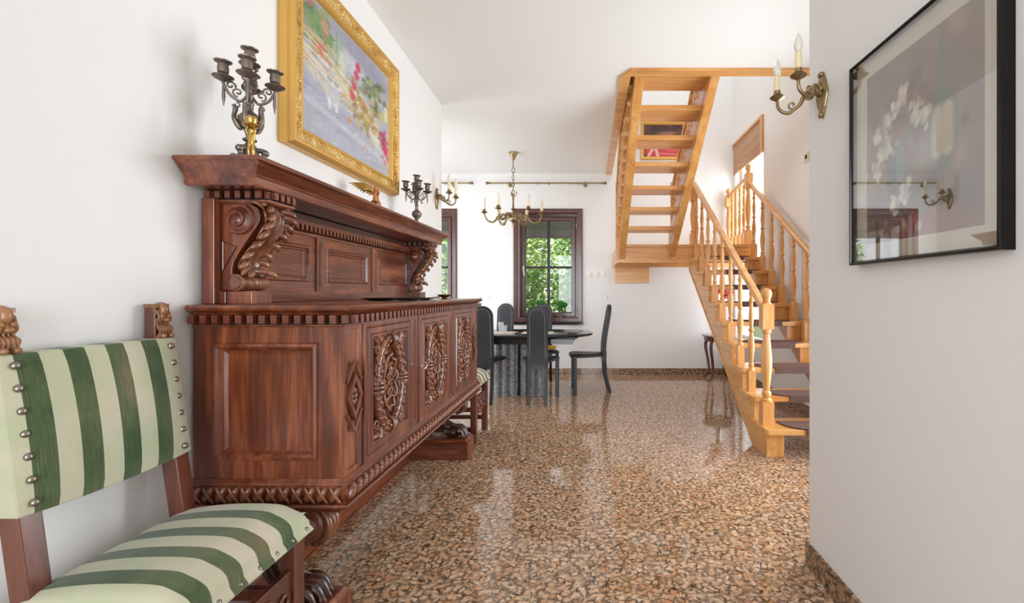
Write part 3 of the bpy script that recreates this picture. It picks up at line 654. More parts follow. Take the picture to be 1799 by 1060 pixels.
# base: two plinth blocks with lion paws, a low back rail
MB().box(-1.30, -1.275, 1.66, 3.27, 0, .095).build('back_rail', 'walnut_h', sb, bev=.003)
MB().box(-1.275, -1.268, 1.66, 3.27, .0, .010).build('rail_bead', 'walnut_h', sb)
for y0, y1 in ((1.455, 1.665), (3.262, 3.455)):
    yc = (y0+y1)/2
    bp = [(-1.27, y0), (-.872, y0), (-.872, y1), (-1.27, y1)]
    MB().molding(bp, [(-.05, 0), (0, 0), (0, .105), (.004, .109), (.004, .118), (-.004, .124), (-.012, .136), (-.022, .141), (-.09, .141)], closed=True).build('plinth_block', 'walnut_x', sb, smooth=30)
    MB().box(-1.25, -.89, y0+.02, y1-.02, .12, .1405).build('plinth_top', 'walnut_x', sb)
    # paw: leg core + four toes with claws + fetlock
    yl = max(y0+.09, SY0+.02) if y0 < 2 else yc
    pts = bez([(-1.10, yl+.03, .45), (-1.13, yl+.02, .36), (-1.10, yl, .27), (-1.04, yc, .215), (-.985, yc, .185)], 6)
    rad = [.080-.034*math.sin(PI/2*min(1, i/(len(pts)-1)*1.5))-.006*(i/(len(pts)-1)) for i in range(len(pts))]
    leg = MB().tube(pts, rad, 12).build('paw_leg', 'walnut_dark', sb, smooth=60)
    mb = MB().sphere((-1.0, yc, .187), (.075, .062, .048), 14, 10)
    mb.build('paw', 'walnut_dark', leg, smooth=60)
    for q in range(7):      # carved fur locks down the leg
        a = -1.2+q*.4; MB().tube([p+Vector((math.cos(a)*r_*.95, math.sin(a)*r_*.95, 0)) for p, r_ in list(zip(pts, rad))[8:-3]], [.006+.005*math.sin(i*.9) for i in range(len(pts)-11)], 6).build('fur_lock', 'walnut_dark', leg, smooth=60)
    for q in range(4):
        ty = yc+(q-1.5)*.031; tx = -.945+(.012 if q in (1, 2) else 0)
        MB().tube(bez([(-1.0, yc+(q-1.5)*.026, .205), (tx-.01, ty, .200), (tx+.018, ty, .180), (tx+.026, ty, .152)], 5), [.017+.004*math.sin(i*.4) for i in range(15)]+[.010], 9).build('toe', 'walnut_dark', leg, smooth=60)
        MB().tube([(tx+.02, ty, .165), (tx+.037, ty, .158), (tx+.042, ty, .145)], [.008, .006, .002], 7).build('claw', 'walnut_dark', leg, smooth=60)
    # scrolled acanthus bracket under the case
    mb = MB(); ys = SY0+.055 if y0 < 2 else SY1-.055
    mb.tube([(p[0], ys, p[1]) for p in spiral(-1.0, .365, .055, .012, 90, -420, 26)], [.022]*26, 8)
    for q in (-1, 0, 1): mb.tube(bez([(-.94, ys+q*.02, .43), (-.915, ys+q*.022, .39), (-.93, ys+q*.018, .335), (-.98, ys+q*.01, .305)], 5), [.007+.006*math.sin(PI*i/15) for i in range(16)], 7)
    mb.sphere((-1.0, ys, .365), (.05, .035, .05), 12, 8); mb.build('scroll_bracket', 'walnut_carved', sb, smooth=60)
# ---- upper back
HY0, HY1, HX = 1.60, 3.40, -1.31
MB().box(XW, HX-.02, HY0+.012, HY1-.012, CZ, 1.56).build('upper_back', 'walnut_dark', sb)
for y0, y1 in ((HY0, HY0+.03), (HY1-.03, HY1)): MB().box(XW, HX-.008, y0, y1, CZ, 1.535).build('end_board', 'walnut_v', sb, bev=.003)
MB().box(HX-.03, HX+.012, HY0+.026, HY1-.026, CZ, CZ+.046).build('base_rail', 'walnut_h', sb, bev=.003)
for y0, y1 in ((1.67, 2.178), (2.238, 2.738), (2.798, 3.325)):
    MB().rings((HX, y0, CZ+.046), (0, y1-y0, 0), (0, 0, 1.465-CZ-.046), [(0, -.02), (0, .0), (.045, .0), (.050, .006), (.058, .006), (.062, -.006), (.068, -.006), (.072, -.012), (.078, -.012)]).build('back_panel', 'walnut_h', sb)
for y0, y1 in ((2.178, 2.238), (2.738, 2.798)):
    MB().rings((HX, y0, CZ+.046), (0, y1-y0, 0), (0, 0, 1.465-CZ-.046), [(0, -.02), (0, .008), (.020, .008), (.023, .003), (.027, .003), (.028, .007)]).build('back_stile', 'walnut_v', sb)
MB().box(HX-.03, HX+.010, 1.67, 3.325, 1.465, 1.478).build('frieze_bead', 'walnut_h', sb, bev=.002)
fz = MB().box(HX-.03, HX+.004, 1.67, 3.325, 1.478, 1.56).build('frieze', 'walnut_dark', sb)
dentils([(HX+.004, 1.72), (HX+.004, 3.285)], .016, 1.482, 1.508, .032, .018, fz)
MB().box(HX+.0, HX+.016, 1.67, 3.325, 1.511, 1.53).build('frieze_rail', 'walnut_h', sb)
# cornice
CP = [(XW, 1.535), (-1.125, 1.535), (-1.125, 3.47), (XW, 3.47)]
MB().molding(CP, [(-.25, 1.566), (0, 1.566), (.002, 1.570), (.002, 1.592), (.006, 1.596), (.008, 1.602), (.014, 1.606), (.022, 1.616), (.034, 1.628), (.040, 1.636), (.046, 1.639), (.048, 1.650), (.044, 1.653), (-.25, 1.653)]).build('cornice', 'walnut_h', sb, smooth=30)
MB().box(XW, -1.13, 1.54, 3.465, 1.564, 1.6525).build('cornice_core', 'walnut_h', sb)
# corbels with volute, acanthus leaf and roll
def corbel(y0, y1, near):
    o = [(XW+.07, CZ+.046)]
    prof = bez([(0, HX+.055, CZ+.05), (0, HX+.030, CZ+.10), (0, HX+.034, CZ+.15), (0, HX+.085, CZ+.235), (0, HX+.125, CZ+.295), (0, HX+.122, CZ+.34), (0, HX+.09, CZ+.362)], 6)
    out = [(XW+.02, CZ+.046)]+[(p.y, p.z) for p in prof]+[(XW+.02, CZ+.362)]
    cb = MB().prism(out, 'y', y0, y1).build('corbel', 'walnut_v', sb, smooth=30, bev=.002)
    for ys, s in ((y0, -1), (y1, 1)):
        mb = MB(); vx, vz = HX+.052, CZ+.300
        sp = spiral(vx, vz, .056, .006, 60, -560, 40)
        mb.tube([(p[0], ys+s*(.002+.012*i/40), p[1]) for i, p in enumerate(sp)], [.0075]*40, 7)
        mb.lathe([(.050, 0), (.046, .006), (.022, .010), (.018, .016), (.002, .018)], (vx, ys, vz), 20, Matrix.Rotation(s*-PI/2, 3, 'X'))
        mb.build('volute', 'walnut_v', cb, smooth=50)
        MB().tube([(HX-.005, ys, CZ+.225), (HX+.045, ys, CZ+.205)], .0022, 5).tube([(HX+.045, ys, CZ+.205), (HX-.005, ys, CZ+.12)], .0022, 5).tube([(HX-.005, ys, CZ+.12), (HX-.005, ys, CZ+.225)], .0022, 5).build('incised_triangle', 'walnut_dark', cb)
    yc = (y0+y1)/2; W = (y1-y0)/2+.004
    path = bez([(HX+.070, 0, CZ+.360), (HX+.122, 0, CZ+.348), (HX+.142, 0, CZ+.305), (HX+.112, 0, CZ+.24), (HX+.062, 0, CZ+.175), (HX+.050, 0, CZ+.135), (HX+.066, 0, CZ+.112)], 9)
    n = len(path); m = 17; vs = []; fs = []
    for q, p in enumerate(path):
        t = (path[min(q+1, n-1)]-path[max(q-1, 0)]).normalized(); nr_ = Vector((-t.z, 0, t.x)); nr_ = -nr_ if nr_.x < 0 else nr_
        u = q/(n-1); lobe = abs(math.sin(u*PI*6.5)); w_ = W*(.72+.50*lobe**.6)*(1.12-.45*u)
        for k in range(m):
            a = -1+2*k/(m-1); drag = abs(a)**1.6*.030
            hgt = .016*(1-a*a)+.006*math.cos(a*PI*3.5)+.012*abs(a)**3*lobe+.004
            pp = p-t*(-drag)+nr_*hgt; vs.append((pp.x, yc+a*w_, pp.z))
    for q in range(n-1):
        for k in range(m-1): fs.append((q*m+k, q*m+k+1, (q+1)*m+k+1, (q+1)*m+k))
    lf = MB().add(vs, fs).build('acanthus_leaf', 'walnut_carved', cb, smooth=70)
    sl = lf.modifiers.new('thickness', 'SOLIDIFY'); sl.thickness = .006
    MB().tube([Vector((p.x+.022, yc, p.z)) for p in path[3:-3]], .005, 7).build('leaf_rib', 'walnut_carved', cb, smooth=70)
    for q in range(4, n-5, 5):
        for s_ in (-1, 1):
            p = path[q]; t = (path[q+1]-path[q-1]).normalized(); a = Vector((p.x+.014, yc+s_*W*.5, p.z)); e = a+t*.036+Vector((.016, s_*W*.85, .0))
            MB().tube(bez([a, (a+e)/2+Vector((.010, 0, .004)), e], 4), [.004, .008, .010, .011, .0115, .0115, .010, .007, .003], 8).build('leaf_lobe', 'walnut_carved', cb, smooth=70)
    MB().sphere((HX+.082, yc, CZ+.118), (.020, W+.002, .013), 12, 8).build('leaf_tip', 'walnut_carved', cb, smooth=60)
    ln = 2*W+.03
    pr = [(.004, 0), (.020, 0), (.022, .004), (.030, .006), (.031, .016), (.026, .02), (.026, ln*.35), (.031, ln*.38), (.031, ln*.45), (.026, ln*.48), (.030, ln*.52), (.030, ln*.6), (.026, ln*.64), (.031, ln-.02), (.029, ln-.006), (.020, ln), (.004, ln)]
    mb = MB().lathe(pr, (HX+.048, y0-.015, CZ+.046+.031), 18, Matrix.Rotation(-PI/2, 3, 'X'))
    mb.build('roll', 'walnut_carved', cb, smooth=40)
    MB().box(XW+.02, HX+.10, y0-.002, y1+.002, CZ, CZ+.046).build('corbel_base', 'walnut_v', cb, bev=.002)
    # dentil cap over the corbel
    cp = [(XW+.0, y0-.008), (-1.150, y0-.008), (-1.150, y1+.02), (HX, y1+.02)]
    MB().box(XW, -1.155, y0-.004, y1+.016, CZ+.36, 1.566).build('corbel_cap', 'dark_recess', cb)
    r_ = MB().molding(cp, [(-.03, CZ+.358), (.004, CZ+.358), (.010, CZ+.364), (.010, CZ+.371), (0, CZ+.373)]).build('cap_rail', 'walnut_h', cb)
    dentils(cp, .010, CZ+.375, 1.560, .034, .014, cb)
corbel(1.635, 1.735, True); corbel(3.265, 3.365, False)
# ---------------------------------------------------------------- things on the sideboard
TOPZ = 1.6535
def candle_cup(mb, c, s=1.0, cup=True):
    x, y, z = c
    mb.lathe([(.004*s, -.012*s), (.026*s, 0), (.030*s, .004*s), (.029*s, .006*s), (.010*s, .003*s), (.008*s, .012*s), (.015*s, .018*s), (.016*s, .030*s), (.014*s, .046*s), (.024*s, .052*s), (.025*s, .055*s), (.011*s, .054*s), (.010*s, .030*s)], c, 16)
def candelabrum(loc, H, spread, label, urn):
    t = thing('candelabrum', loc, label, 'candelabrum', 'dark bronze candelabra on the sideboard')
    x, y, z = loc; k = H/.42; mat = 'bronze'
    mb = MB()
    if urn: pr = [(.040, 0), (.042, .008), (.036, .014), (.020, .022), (.012, .034), (.020, .042), (.010, .05), (.012, .07), (.030, .095), (.034, .115), (.026, .132), (.012, .145), (.010, .17), (.014, .18), (.008, .19), (.008, .22)]
    else: pr = [(.030, .06), (.018, .075), (.010, .085), (.022, .092), (.022, .097), (.010, .105), (.016, .125), (.034, .16), (.036, .175), (.022, .19), (.010, .20), (.010, .215), (.014, .225), (.008, .24)]
    mb.lathe([(a*1.0, z+b*k) for a, b in pr], (x, y, 0), 14); mb.build('stem', mat, t, smooth=40)
    if not urn:
        mb = MB().lathe([(.034, z), (.036, z+.01), (.026, z+.03), (.028, z+.045), (.022, z+.062)], (x, y, 0), 14)
        mb.build('base', mat, t, smooth=40)
        for q in range(3):
            a = q*2*PI/3+.5; d = Vector((math.cos(a), math.sin(a), 0)); mb = MB(); c = Vector(loc)
            mb.tube(bez([c+d*.02+Vector((0,0,.06)), c+d*.045+Vector((0,0,.055)), c+d*.04+Vector((0,0,.03)), c+d*.06+Vector((0,0,.0125)), c+d*.075+Vector((0,0,.014))], 5), [.009]*10+[.011]*11, 7)
            mb.sphere(c+d*.072+Vector((0,0,.014)), .012, 8, 6); mb.sphere(c+d*.046+Vector((0,0,.052)), .013, 8, 6); mb.build('scroll_foot', mat, t, smooth=60)
        for q in range(5):
            a = q*2*PI/5; d = Vector((math.cos(a), math.sin(a), 0)); c = Vector(loc)
            MB().tube(bez([c+d*.024+Vector((0,0,.125)), c+d*.044+Vector((0,0,.165)), c+d*.04+Vector((0,0,.20)), c+d*.05+Vector((0,0,.21))], 4), [.005, .009, .010, .009, .008, .007, .007, .008, .008, .007, .006, .004, .003], 6).build('leaf', mat, t, smooth=60)
    arm_z = z+.235*k; n = 4
    for q in range(n):
        a = q*PI/2+.55; d = Vector((math.cos(a), math.sin(a), 0)); c = Vector((x, y, 0))
        top = z+H*.74
        mb = MB().tube(bez([c+d*.006+Vector((0,0,arm_z+.02)), c+d*spread*.35+Vector((0,0,arm_z-.005)), c+d*spread*.75+Vector((0,0,arm_z+.012)), c+d*spread+Vector((0,0,arm_z+.05)), c+d*spread+Vector((0,0,top-.012))], 6), .0048, 7)
        for (rr, zz, r0, a0, a1) in ((.45, .025, .017, -90, 330), (.72, .045, .015, 200, -220), (.5, -.02, .010, 90, 420)):
            sp = spiral(0, 0, r0, .003, a0, a1, 16); mb.tube([c+d*(spread*rr+p[0])+Vector((0,0,arm_z+zz+p[1])) for p in sp], .0032, 6)
        mb.tube([c+d*spread*.98+Vector((0,0,arm_z+.045)), c+d*spread*.98+Vector((0,0,arm_z-.0)), c+d*spread*.98+Vector((0,0,arm_z-.03))], [.004, .0055, .0015], 6)
        am = mb.build('arm', mat, t, smooth=60)
        mb = MB(); candle_cup(mb, (x+d.x*spread, y+d.y*spread, top-.01), 1.08); mb.build('candle_cup', mat, am, smooth=40)
    mb = MB().lathe([(.008, arm_z), (.012, arm_z+.02), (.006, arm_z+.03), (.010, arm_z+.05), (.018, arm_z+.06), (.006, arm_z+.075), (.006, z+H-.055), (.004, z+H-.05)], (x, y, 0), 10); mb.build('centre_stem', mat, t, smooth=40)
    for q in range(4):
        a = q*PI/2; d = Vector((math.cos(a), math.sin(a), 0)); c = Vector((x, y, 0))
        mb = MB(); sp = spiral(.016, 0, .018, .003, 180, 560, 18); mb.tube([c+d*p[0]+Vector((0,0,arm_z+.055+p[1])) for p in sp], .0034, 6)
        sp = spiral(.016, .045, .014, .003, -120, 250, 14); mb.tube([c+d*p[0]+Vector((0,0,arm_z+.045+p[1])) for p in sp], .003, 6); mb.sphere(c+d*.024+Vector((0,0,arm_z+.112)), .007, 8, 6)
        mb.build('scroll', mat, t, smooth=60)
    mb = MB(); candle_cup(mb, (x, y, z+H-.055), 1.1); mb.build('candle_cup', mat, t, smooth=40)
candelabrum((-1.215, 1.63, TOPZ), .415, .075, 'ornate five-cup bronze candelabrum on the near end of the sideboard cornice', False)
candelabrum((-1.20, 3.17, TOPZ), .36, .072, 'slimmer bronze candelabrum with urn stem near the wall sconce', True)
# gilt putto candlestick
f = thing('putto_candlestick', (-1.168, 1.575, TOPZ), 'small gilt figure candlestick in front of the near candelabrum', 'candlestick')
x, y, z = -1.168, 1.575, TOPZ
MB().lathe([(.020, 0), (.021, .004), (.014, .008), (.012, .014), (.006, .016)], (x, y, z), 14).build('base', 'gold_figure', f, smooth=40)
J = [(0,0,.062),(0,0,.078),(0,0,.092),(0,0,.100),(0,0,.108),(-.006,0,.060),(-.007,-.004,.038),(-.006,0,.018),(.006,0,.060),(.008,-.003,.038),(.005,.001,.018),(-.011,0,.094),(-.016,-.004,.110),(-.010,-.002,.124),(.011,0,.094),(.017,-.004,.108),(.010,-.002,.124),(0,0,.118)]
E = [(0,1),(1,2),(2,3),(3,4),(0,5),(5,6),(6,7),(0,8),(8,9),(9,10),(2,11),(11,12),(12,13),(2,14),(14,15),(15,16),(4,17)]
rd = [.010,.009,.009,.004,.008,.006,.005,.004,.006,.005,.004,.004,.0033,.003,.004,.0033,.003,.006]
skin('figure', [(x+a, y+b, z+c) for a, b, c in J], E, rd, 'gold_figure', f)
mb = MB().lathe([(.004, .118), (.026, .124), (.028, .127), (.012, .127), (.016, .134), (.019, .148), (.018, .153), (.012, .153), (.010, .140)], (x, y, z), 16); mb.build('candle_bowl', 'gold_figure', f, smooth=40)
# gilt angel
f = thing('angel_figurine', (-1.20, 2.56, TOPZ), 'small gilded winged figurine below the painting on the cornice', 'figurine')
x, y, z = -1.20, 2.56, TOPZ
MB().lathe([(.030, 0), (.032, .006), (.024, .012), (.010, .014)], (x, y, z), 14).build('base', 'copper_figure', f, smooth=40)
J = [(0,0,.075),(0,0,.10),(0,0,.122),(0,0,.134),(.002,0,.148),(-.010,0,.05),(-.012,.004,.028),(-.010,0,.012),(.012,0,.055),(.026,-.004,.05),(.026,0,.018),(-.014,.002,.120),(-.026,.004,.098),(-.030,.0,.115),(.014,0,.120),(.022,-.006,.100),(.014,-.012,.088)]
E = [(0,1),(1,2),(2,3),(3,4),(0,5),(5,6),(6,7),(0,8),(8,9),(9,10),(2,11),(11,12),(12,13),(2,14),(14,15),(15,16)]
rd = [.015,.013,.012,.006,.0125,.011,.008,.006,.010,.008,.006,.006,.005,.0045,.006,.005,.0045]
skin('figure', [(x+a, y+b, z+c) for a, b, c in J], E, rd, 'copper_figure', f)
for s in (-1, 1):
    mb = MB()
    for q in range(6):
        mb.tube(bez([(x-.008, y+s*.010, z+.118), (x-.055+.003*q, y+s*(.022+.003*q), z+.152-.006*q), (x-.135+.016*q, y+s*.030, z+.158-.011*q)], 5), [.004, .006, .007, .008, .008, .008, .007, .006, .005, .003, .002], 6)
    mb.build('wing', 'gold_figure', f, smooth=60)
# tray and dish on the counter
t = thing('tray', (-1.02, 2.45, CZ), 'flat black tray lying on the sideboard counter', 'tray')
MB().lathe([(.001, .002), (.15, .002), (.185, .010), (.19, .011), (.187, .014), (.15, .006), (.001, .006)], (-1.02, 2.45, CZ), 32, cap=False).build('dish', 'tray_black', t, smooth=40)
MB().lathe([(.145, .0), (.150, .0), (.150, .004), (.145, .004)], (-1.02, 2.45, CZ), 32, cap=False).build('foot_ring', 'tray_black', t)
t = thing('brass_dish', (-.96, 3.02, CZ), 'little brass dish on the far end of the counter', 'dish')
MB().lathe([(.022, 0), (.024, .004), (.012, .008), (.035, .016), (.048, .028), (.045, .029), (.03, .019), (.001, .014)], (-.96, 3.02, CZ), 20).build('bowl', 'brass', t, smooth=40)
# ---------------------------------------------------------------- pictures
def canvas(name, parent, O, U, V, nu, nv, paint, thick=0):
    O = Vector(O); U = Vector(U); V = Vector(V)
    me = bpy.data.meshes.new(name); off = wl(parent)
    vs = [tuple(O+U*(i/nu)+V*(j/nv)-off) for j in range(nv+1) for i in range(nu+1)]
    fs = [(j*(nu+1)+i, j*(nu+1)+i+1, (j+1)*(nu+1)+i+1, (j+1)*(nu+1)+i) for j in range(nv) for i in range(nu)]
    me.from_pydata(vs, [], fs)
    gx, gy = np.meshgrid(np.linspace(0, 1, nu+1), np.linspace(0, 1, nv+1)); img = np.zeros((nv+1, nu+1, 3))
    paint(img, gx, gy); lin = np.where(img <= .04045, img/12.92, ((np.clip(img, 0, 1)+.055)/1.055)**2.4)
    at = me.color_attributes.new('ink', 'FLOAT_COLOR', 'POINT'); buf = np.ones(((nu+1)*(nv+1), 4), dtype=np.float32); buf[:, :3] = lin.reshape(-1, 3)
    at.data.foreach_set('color', buf.ravel()); me.materials.append(M['print'])
    return link(name, me, parent)
nr = np.random.RandomState(3)
def blob(img, gx, gy, cx, cy, rx, ry, col, op=.8, rot=0, soft=.35):
    c, s = math.cos(rot), math.sin(rot); dx, dy = gx-cx, gy-cy; d = np.sqrt(((dx*c+dy*s)/rx)**2+((-dx*s+dy*c)/ry)**2)
    a = (np.clip((1-d)/soft, 0, 1)*op)[..., None]; img[:] = img*(1-a)+np.array(col)/255.*a
def stroke(img, gx, gy, pts, wd, col, op=.85):
    for (x0, y0), (x1, y1) in zip(pts[:-1], pts[1:]):
        dx, dy = x1-x0, y1-y0; L = dx*dx+dy*dy+1e-9; t = np.clip(((gx-x0)*dx+(gy-y0)*dy)/L, 0, 1)
        d = np.sqrt((gx-x0-t*dx)**2+(gy-y0-t*dy)**2); a = (np.clip((wd-d)/(wd*.5), 0, 1)*op)[..., None]; img[:] = img*(1-a)+np.array(col)/255.*a
def clump(img, gx, gy, cx, cy, sx, sy, n, r, cols, op=.7):
    for i in range(n):
        c = cols[nr.randint(len(cols))]; blob(img, gx, gy, cx+nr.normal()*sx, cy+nr.normal()*sy, r*nr.uniform(.5, 1.3), r*nr.uniform(.5, 1.3), np.array(c)+nr.randint(-14, 14, 3), op, nr.uniform(0, 3))
def paint_still(img, gx, gy):
    img[:] = np.array((168,169,180))/255.
    for i in range(60): blob(img, gx, gy, nr.rand(), nr.rand(), .2, .06, np.array((168,169,180))+nr.randint(-14, 14), .5, nr.uniform(-.5, .5), .8)
    blob(img, gx, gy, .62, .9, .6, .14, (142,142,160), .7, -.1, .6); blob(img, gx, gy, .45, .78, .3, .10, (204,200,204), .6, -.1, .6)
    stroke(img, gx, gy, [(.06,.24), (.95,.14)], .03, (196,194,206), .6); stroke(img, gx, gy, [(.0,.36), (.6,.28)], .03, (150,150,176), .5)
    clump(img, gx, gy, .12, .82, .08, .08, 46, .05, [(112,142,96), (90,124,84), (150,168,122), (134,150,110)])
    clump(img, gx, gy, .17, .72, .07, .1, 26, .04, [(120,150,100), (150,160,120), (176,120,112)])
    blob(img, gx, gy, .08, .95, .04, .05, (186,110,110), .8); blob(img, gx, gy, .22, .87, .05, .06, (196,148,128), .8); blob(img, gx, gy, .18, .66, .04, .06, (200,88,98), .85)
    blob(img, gx, gy, .36, .74, .07, .20, (150,168,146), .8); blob(img, gx, gy, .39, .68, .045, .15, (200,208,196), .75); stroke(img, gx, gy, [(.33,.9), (.33,.6), (.44,.58)], .008, (120,140,120))
    for i in range(34):
        a = nr.uniform(-.1, .1); y0 = .62+nr.uniform(-.16, .12); stroke(img, gx, gy, [(.0, y0), (.3, y0-.08+a), (.62, .50+nr.uniform(-.14, .1)), (.85, .36+nr.uniform(-.16, .08))], .0045, [(222,206,160), (206,182,120), (196,176,140), (232,222,196)][i % 4], .8)
    clump(img, gx, gy, .66, .46, .10, .10, 90, .03, [(184,156,96), (160,136,84), (196,170,110), (140,126,84)], .7)
    clump(img, gx, gy, .76, .70, .08, .07, 44, .04, [(112,124,88), (90,104,74), (150,150,110)])
    for c in ((.55,.72), (.57,.80), (.52,.62), (.5,.52)): blob(img, gx, gy, c[0], c[1], .035, .05, (190,64,86), .85)
    clump(img, gx, gy, .93, .30, .03, .08, 26, .035, [(186,60,88), (200,84,104), (150,50,80)]); blob(img, gx, gy, .95, .6, .03, .10, (222,214,170), .8); blob(img, gx, gy, .9, .55, .05, .06, (190,176,90), .7)
    for cx in (.26, .33):
        blob(img, gx, gy, cx, .40, .032, .13, (188,192,198), .7); blob(img, gx, gy, cx, .32, .022, .05, (222,224,226), .7); stroke(img, gx, gy, [(cx-.03,.52), (cx-.028,.3), (cx+.028,.29), (cx+.03,.5)], .004, (214,216,220), .6); blob(img, gx, gy, cx, .5, .03, .02, (150,156,164), .8)
    for i in range(900):   # short broken brush marks over everything
        x0, y0 = nr.rand(), nr.rand(); j, k = int(y0*(img.shape[0]-1)), int(x0*(img.shape[1]-1)); c = img[j, k]*255+nr.randint(-26, 26)+nr.randint(-8, 8, 3); a = nr.uniform(-.9, .5); l = nr.uniform(.01, .04)
        sl = (slice(max(0, j-14), j+15), slice(max(0, k-16), k+17)); sub_ = img[sl]; stroke(sub_, gx[sl], gy[sl], [(x0, y0), (x0+l*math.cos(a), y0+l*math.sin(a))], .006, c, .7)
    for i in range(8): stroke(img, gx, gy, [(.72,.34), (.8+.02*i,.2), (.84+.02*i,.08+nr.uniform(0, .1))], .005, (204,206,196), .7)
def paint_roses(img, gx, gy):
    img[:] = np.array((128,104,88))/255.
    for i in range(80): blob(img, gx, gy, nr.rand(), nr.rand(), .12, .08, [(160,136,112), (140,112,98), (176,150,120), (120,100,92)][i % 4], .5, nr.uniform(0, 3), .9)
    blob(img, gx, gy, .5, .15, .7, .22, (96,88,86), .8, 0, .6); blob(img, gx, gy, .48, .05, .6, .12, (150,90,80), .8, 0, .6)
    clump(img, gx, gy, .42, .62, .16, .1, 50, .05, [(120,60,60), (96,70,60), (84,92,74), (140,84,76)])
    blob(img, gx, gy, .33, .35, .13, .24, (80,92,98), .85); blob(img, gx, gy, .36, .40, .05, .18, (128,146,150), .6)
    blob(img, gx, gy, .71, .5, .13, .26, (82,104,96), .85); blob(img, gx, gy, .71, .82, .04, .16, (92,112,100), .85); stroke(img, gx, gy, [(.67,.40), (.67,.57)], .055, (206,186,150), .95); stroke(img, gx, gy, [(.75,.40), (.75,.57)], .055, (206,186,150), .95)
    for i in range(12): stroke(img, gx, gy, [(.64,.40+i*.014), (.80,.40+i*.014)], .003, (150,126,96), .5)
    for c in ((.13,.62), (.22,.66), (.31,.72), (.38,.78), (.16,.50), (.24,.52), (.13,.40), (.50,.64), (.56,.60), (.40,.24), (.30,.20)): clump(img, gx, gy, c[0], c[1], .022, .025, 18, .026, [(232,226,212), (214,204,188), (240,238,230), (190,176,160)], .85)
    clump(img, gx, gy, .32, .08, .14, .03, 24, .03, [(196,170,160), (170,90,84), (150,70,66)])
def paint_red(img, gx, gy):
    img[:] = np.array((70,40,34))/255.
    for i in range(50): blob(img, gx, gy, nr.rand(), nr.uniform(.4, 1), .12, .1, [(84,48,38), (58,34,30), (120,80,60)][i % 3], .6, nr.uniform(0, 3), .8)
    blob(img, gx, gy, .55, .15, .7, .24, (206,70,76), .95, 0, .3); blob(img, gx, gy, .8, .28, .3, .14, (226,104,104), .8, .3, .6); blob(img, gx, gy, .6, .72, .34, .1, (176,126,100), .7, .1, .6)
    stroke(img, gx, gy, [(.12,.02), (.28,.36), (.36,.02)], .05, (236,200,170), .9); stroke(img, gx, gy, [(.4,.1), (.95,.06)], .03, (240,150,140), .7)
# left painting
LP = (2.018, 3.16, 1.872, 2.748); px = XL+.07
t = thing('flower_painting', (XL, 2.59, 1.872), 'still life of flowers and straw in a wide gold frame above the sideboard', 'painting')
FW = .105
def frame_bar(name, mat, O, U, V, steps, parent): return MB().rings(O, U, V, steps, capit=False).build(name, mat, parent, smooth=30)
O, U, V = (XL, LP[0], LP[2]), (0, LP[1]-LP[0], 0), (0, 0, LP[3]-LP[2])
frame_bar('outer_moulding', 'gold_plain', O, U, V, [(0, .001), (0, .040), (.006, .046), (.004, .056), (.012, .068), (.022, .070), (.030, .064)], t)
frame_bar('carved_band', 'gold_leaf', O, U, V, [(.030, .064), (.034, .060), (FW-.03, .050), (FW-.026, .054)], t)
frame_bar('inner_moulding', 'gold_plain', O, U, V, [(FW-.026, .054), (FW-.018, .058), (FW-.010, .052), (FW-.002, .036), (FW, .030)], t)
canvas('canvas', t, (XL+.032, LP[0]+FW-.006, LP[2]+FW-.006), (0, LP[1]-LP[0]-2*FW+.012, 0), (0, 0, LP[3]-LP[2]-2*FW+.012), 240, 180, paint_still)
MB().box(XL+.002, XL+.028, LP[0]+.05, LP[1]-.05, LP[2]+.05, LP[3]-.05).build('backing', 'paper', t)
# right glazed picture
RP = (1.03, 1.63, 1.298, 2.0)
t = thing('glazed_rose_picture', (XR, 1.33, 1.298), 'picture of roses and a bottle behind glass in a thin black frame', 'picture')
O, U, V = (XR, RP[1], RP[2]), (0, RP[0]-RP[1], 0), (0, 0, RP[3]-RP[2])
frame_bar('frame', 'chrome_black', O, U, V, [(0, .001), (0, .034), (.003, .037), (.008, .037), (.010, .032), (.013, .030)], t)
MB().box(XR-.012, XR-.001, RP[0]+.01, RP[1]-.01, RP[2]+.01, RP[3]-.01).build('backing', 'black_frame', t)
fr_ = .011
MB().rings((XR-.0135, RP[1]-fr_, RP[2]+fr_), (0, RP[0]-RP[1]+2*fr_, 0), (0, 0, RP[3]-RP[2]-2*fr_), [(0, 0), (.055, 0), (.056, -.001)], capit=False).build('mount', 'mat_board', t)
canvas('print', t, (XR-.0125, RP[1]-.062, RP[2]+.062), (0, RP[0]-RP[1]+.124, 0), (0, 0, RP[3]-RP[2]-.124), 110, 140, paint_roses)
MB().box(XR-.0315, XR-.029, RP[0]+.008, RP[1]-.008, RP[2]+.008, RP[3]-.008).build('glass', 'picture_glass', t)
# red painting on the stairwell wall
t = thing('red_painting', (1.09, YB, 3.17), 'dark and red figure painting in a gold frame behind the upper stairs', 'painting')
O, U, V = (.76, YB, 3.16), (.66, 0, 0), (0, 0, .56)
frame_bar('frame', 'gold_plain', O, U, V, [(0, .001), (0, .03), (.01, .036), (.035, .028), (.045, .016), (.05, .012)], t)
canvas('canvas', t, (.806, YB-.014, 3.206), (.568, 0, 0), (0, 0, .468), 60, 50, paint_red)
MB().box(.78, 1.40, YB-.012, YB-.001, 3.18, 3.70).build('backing', 'paper', t)
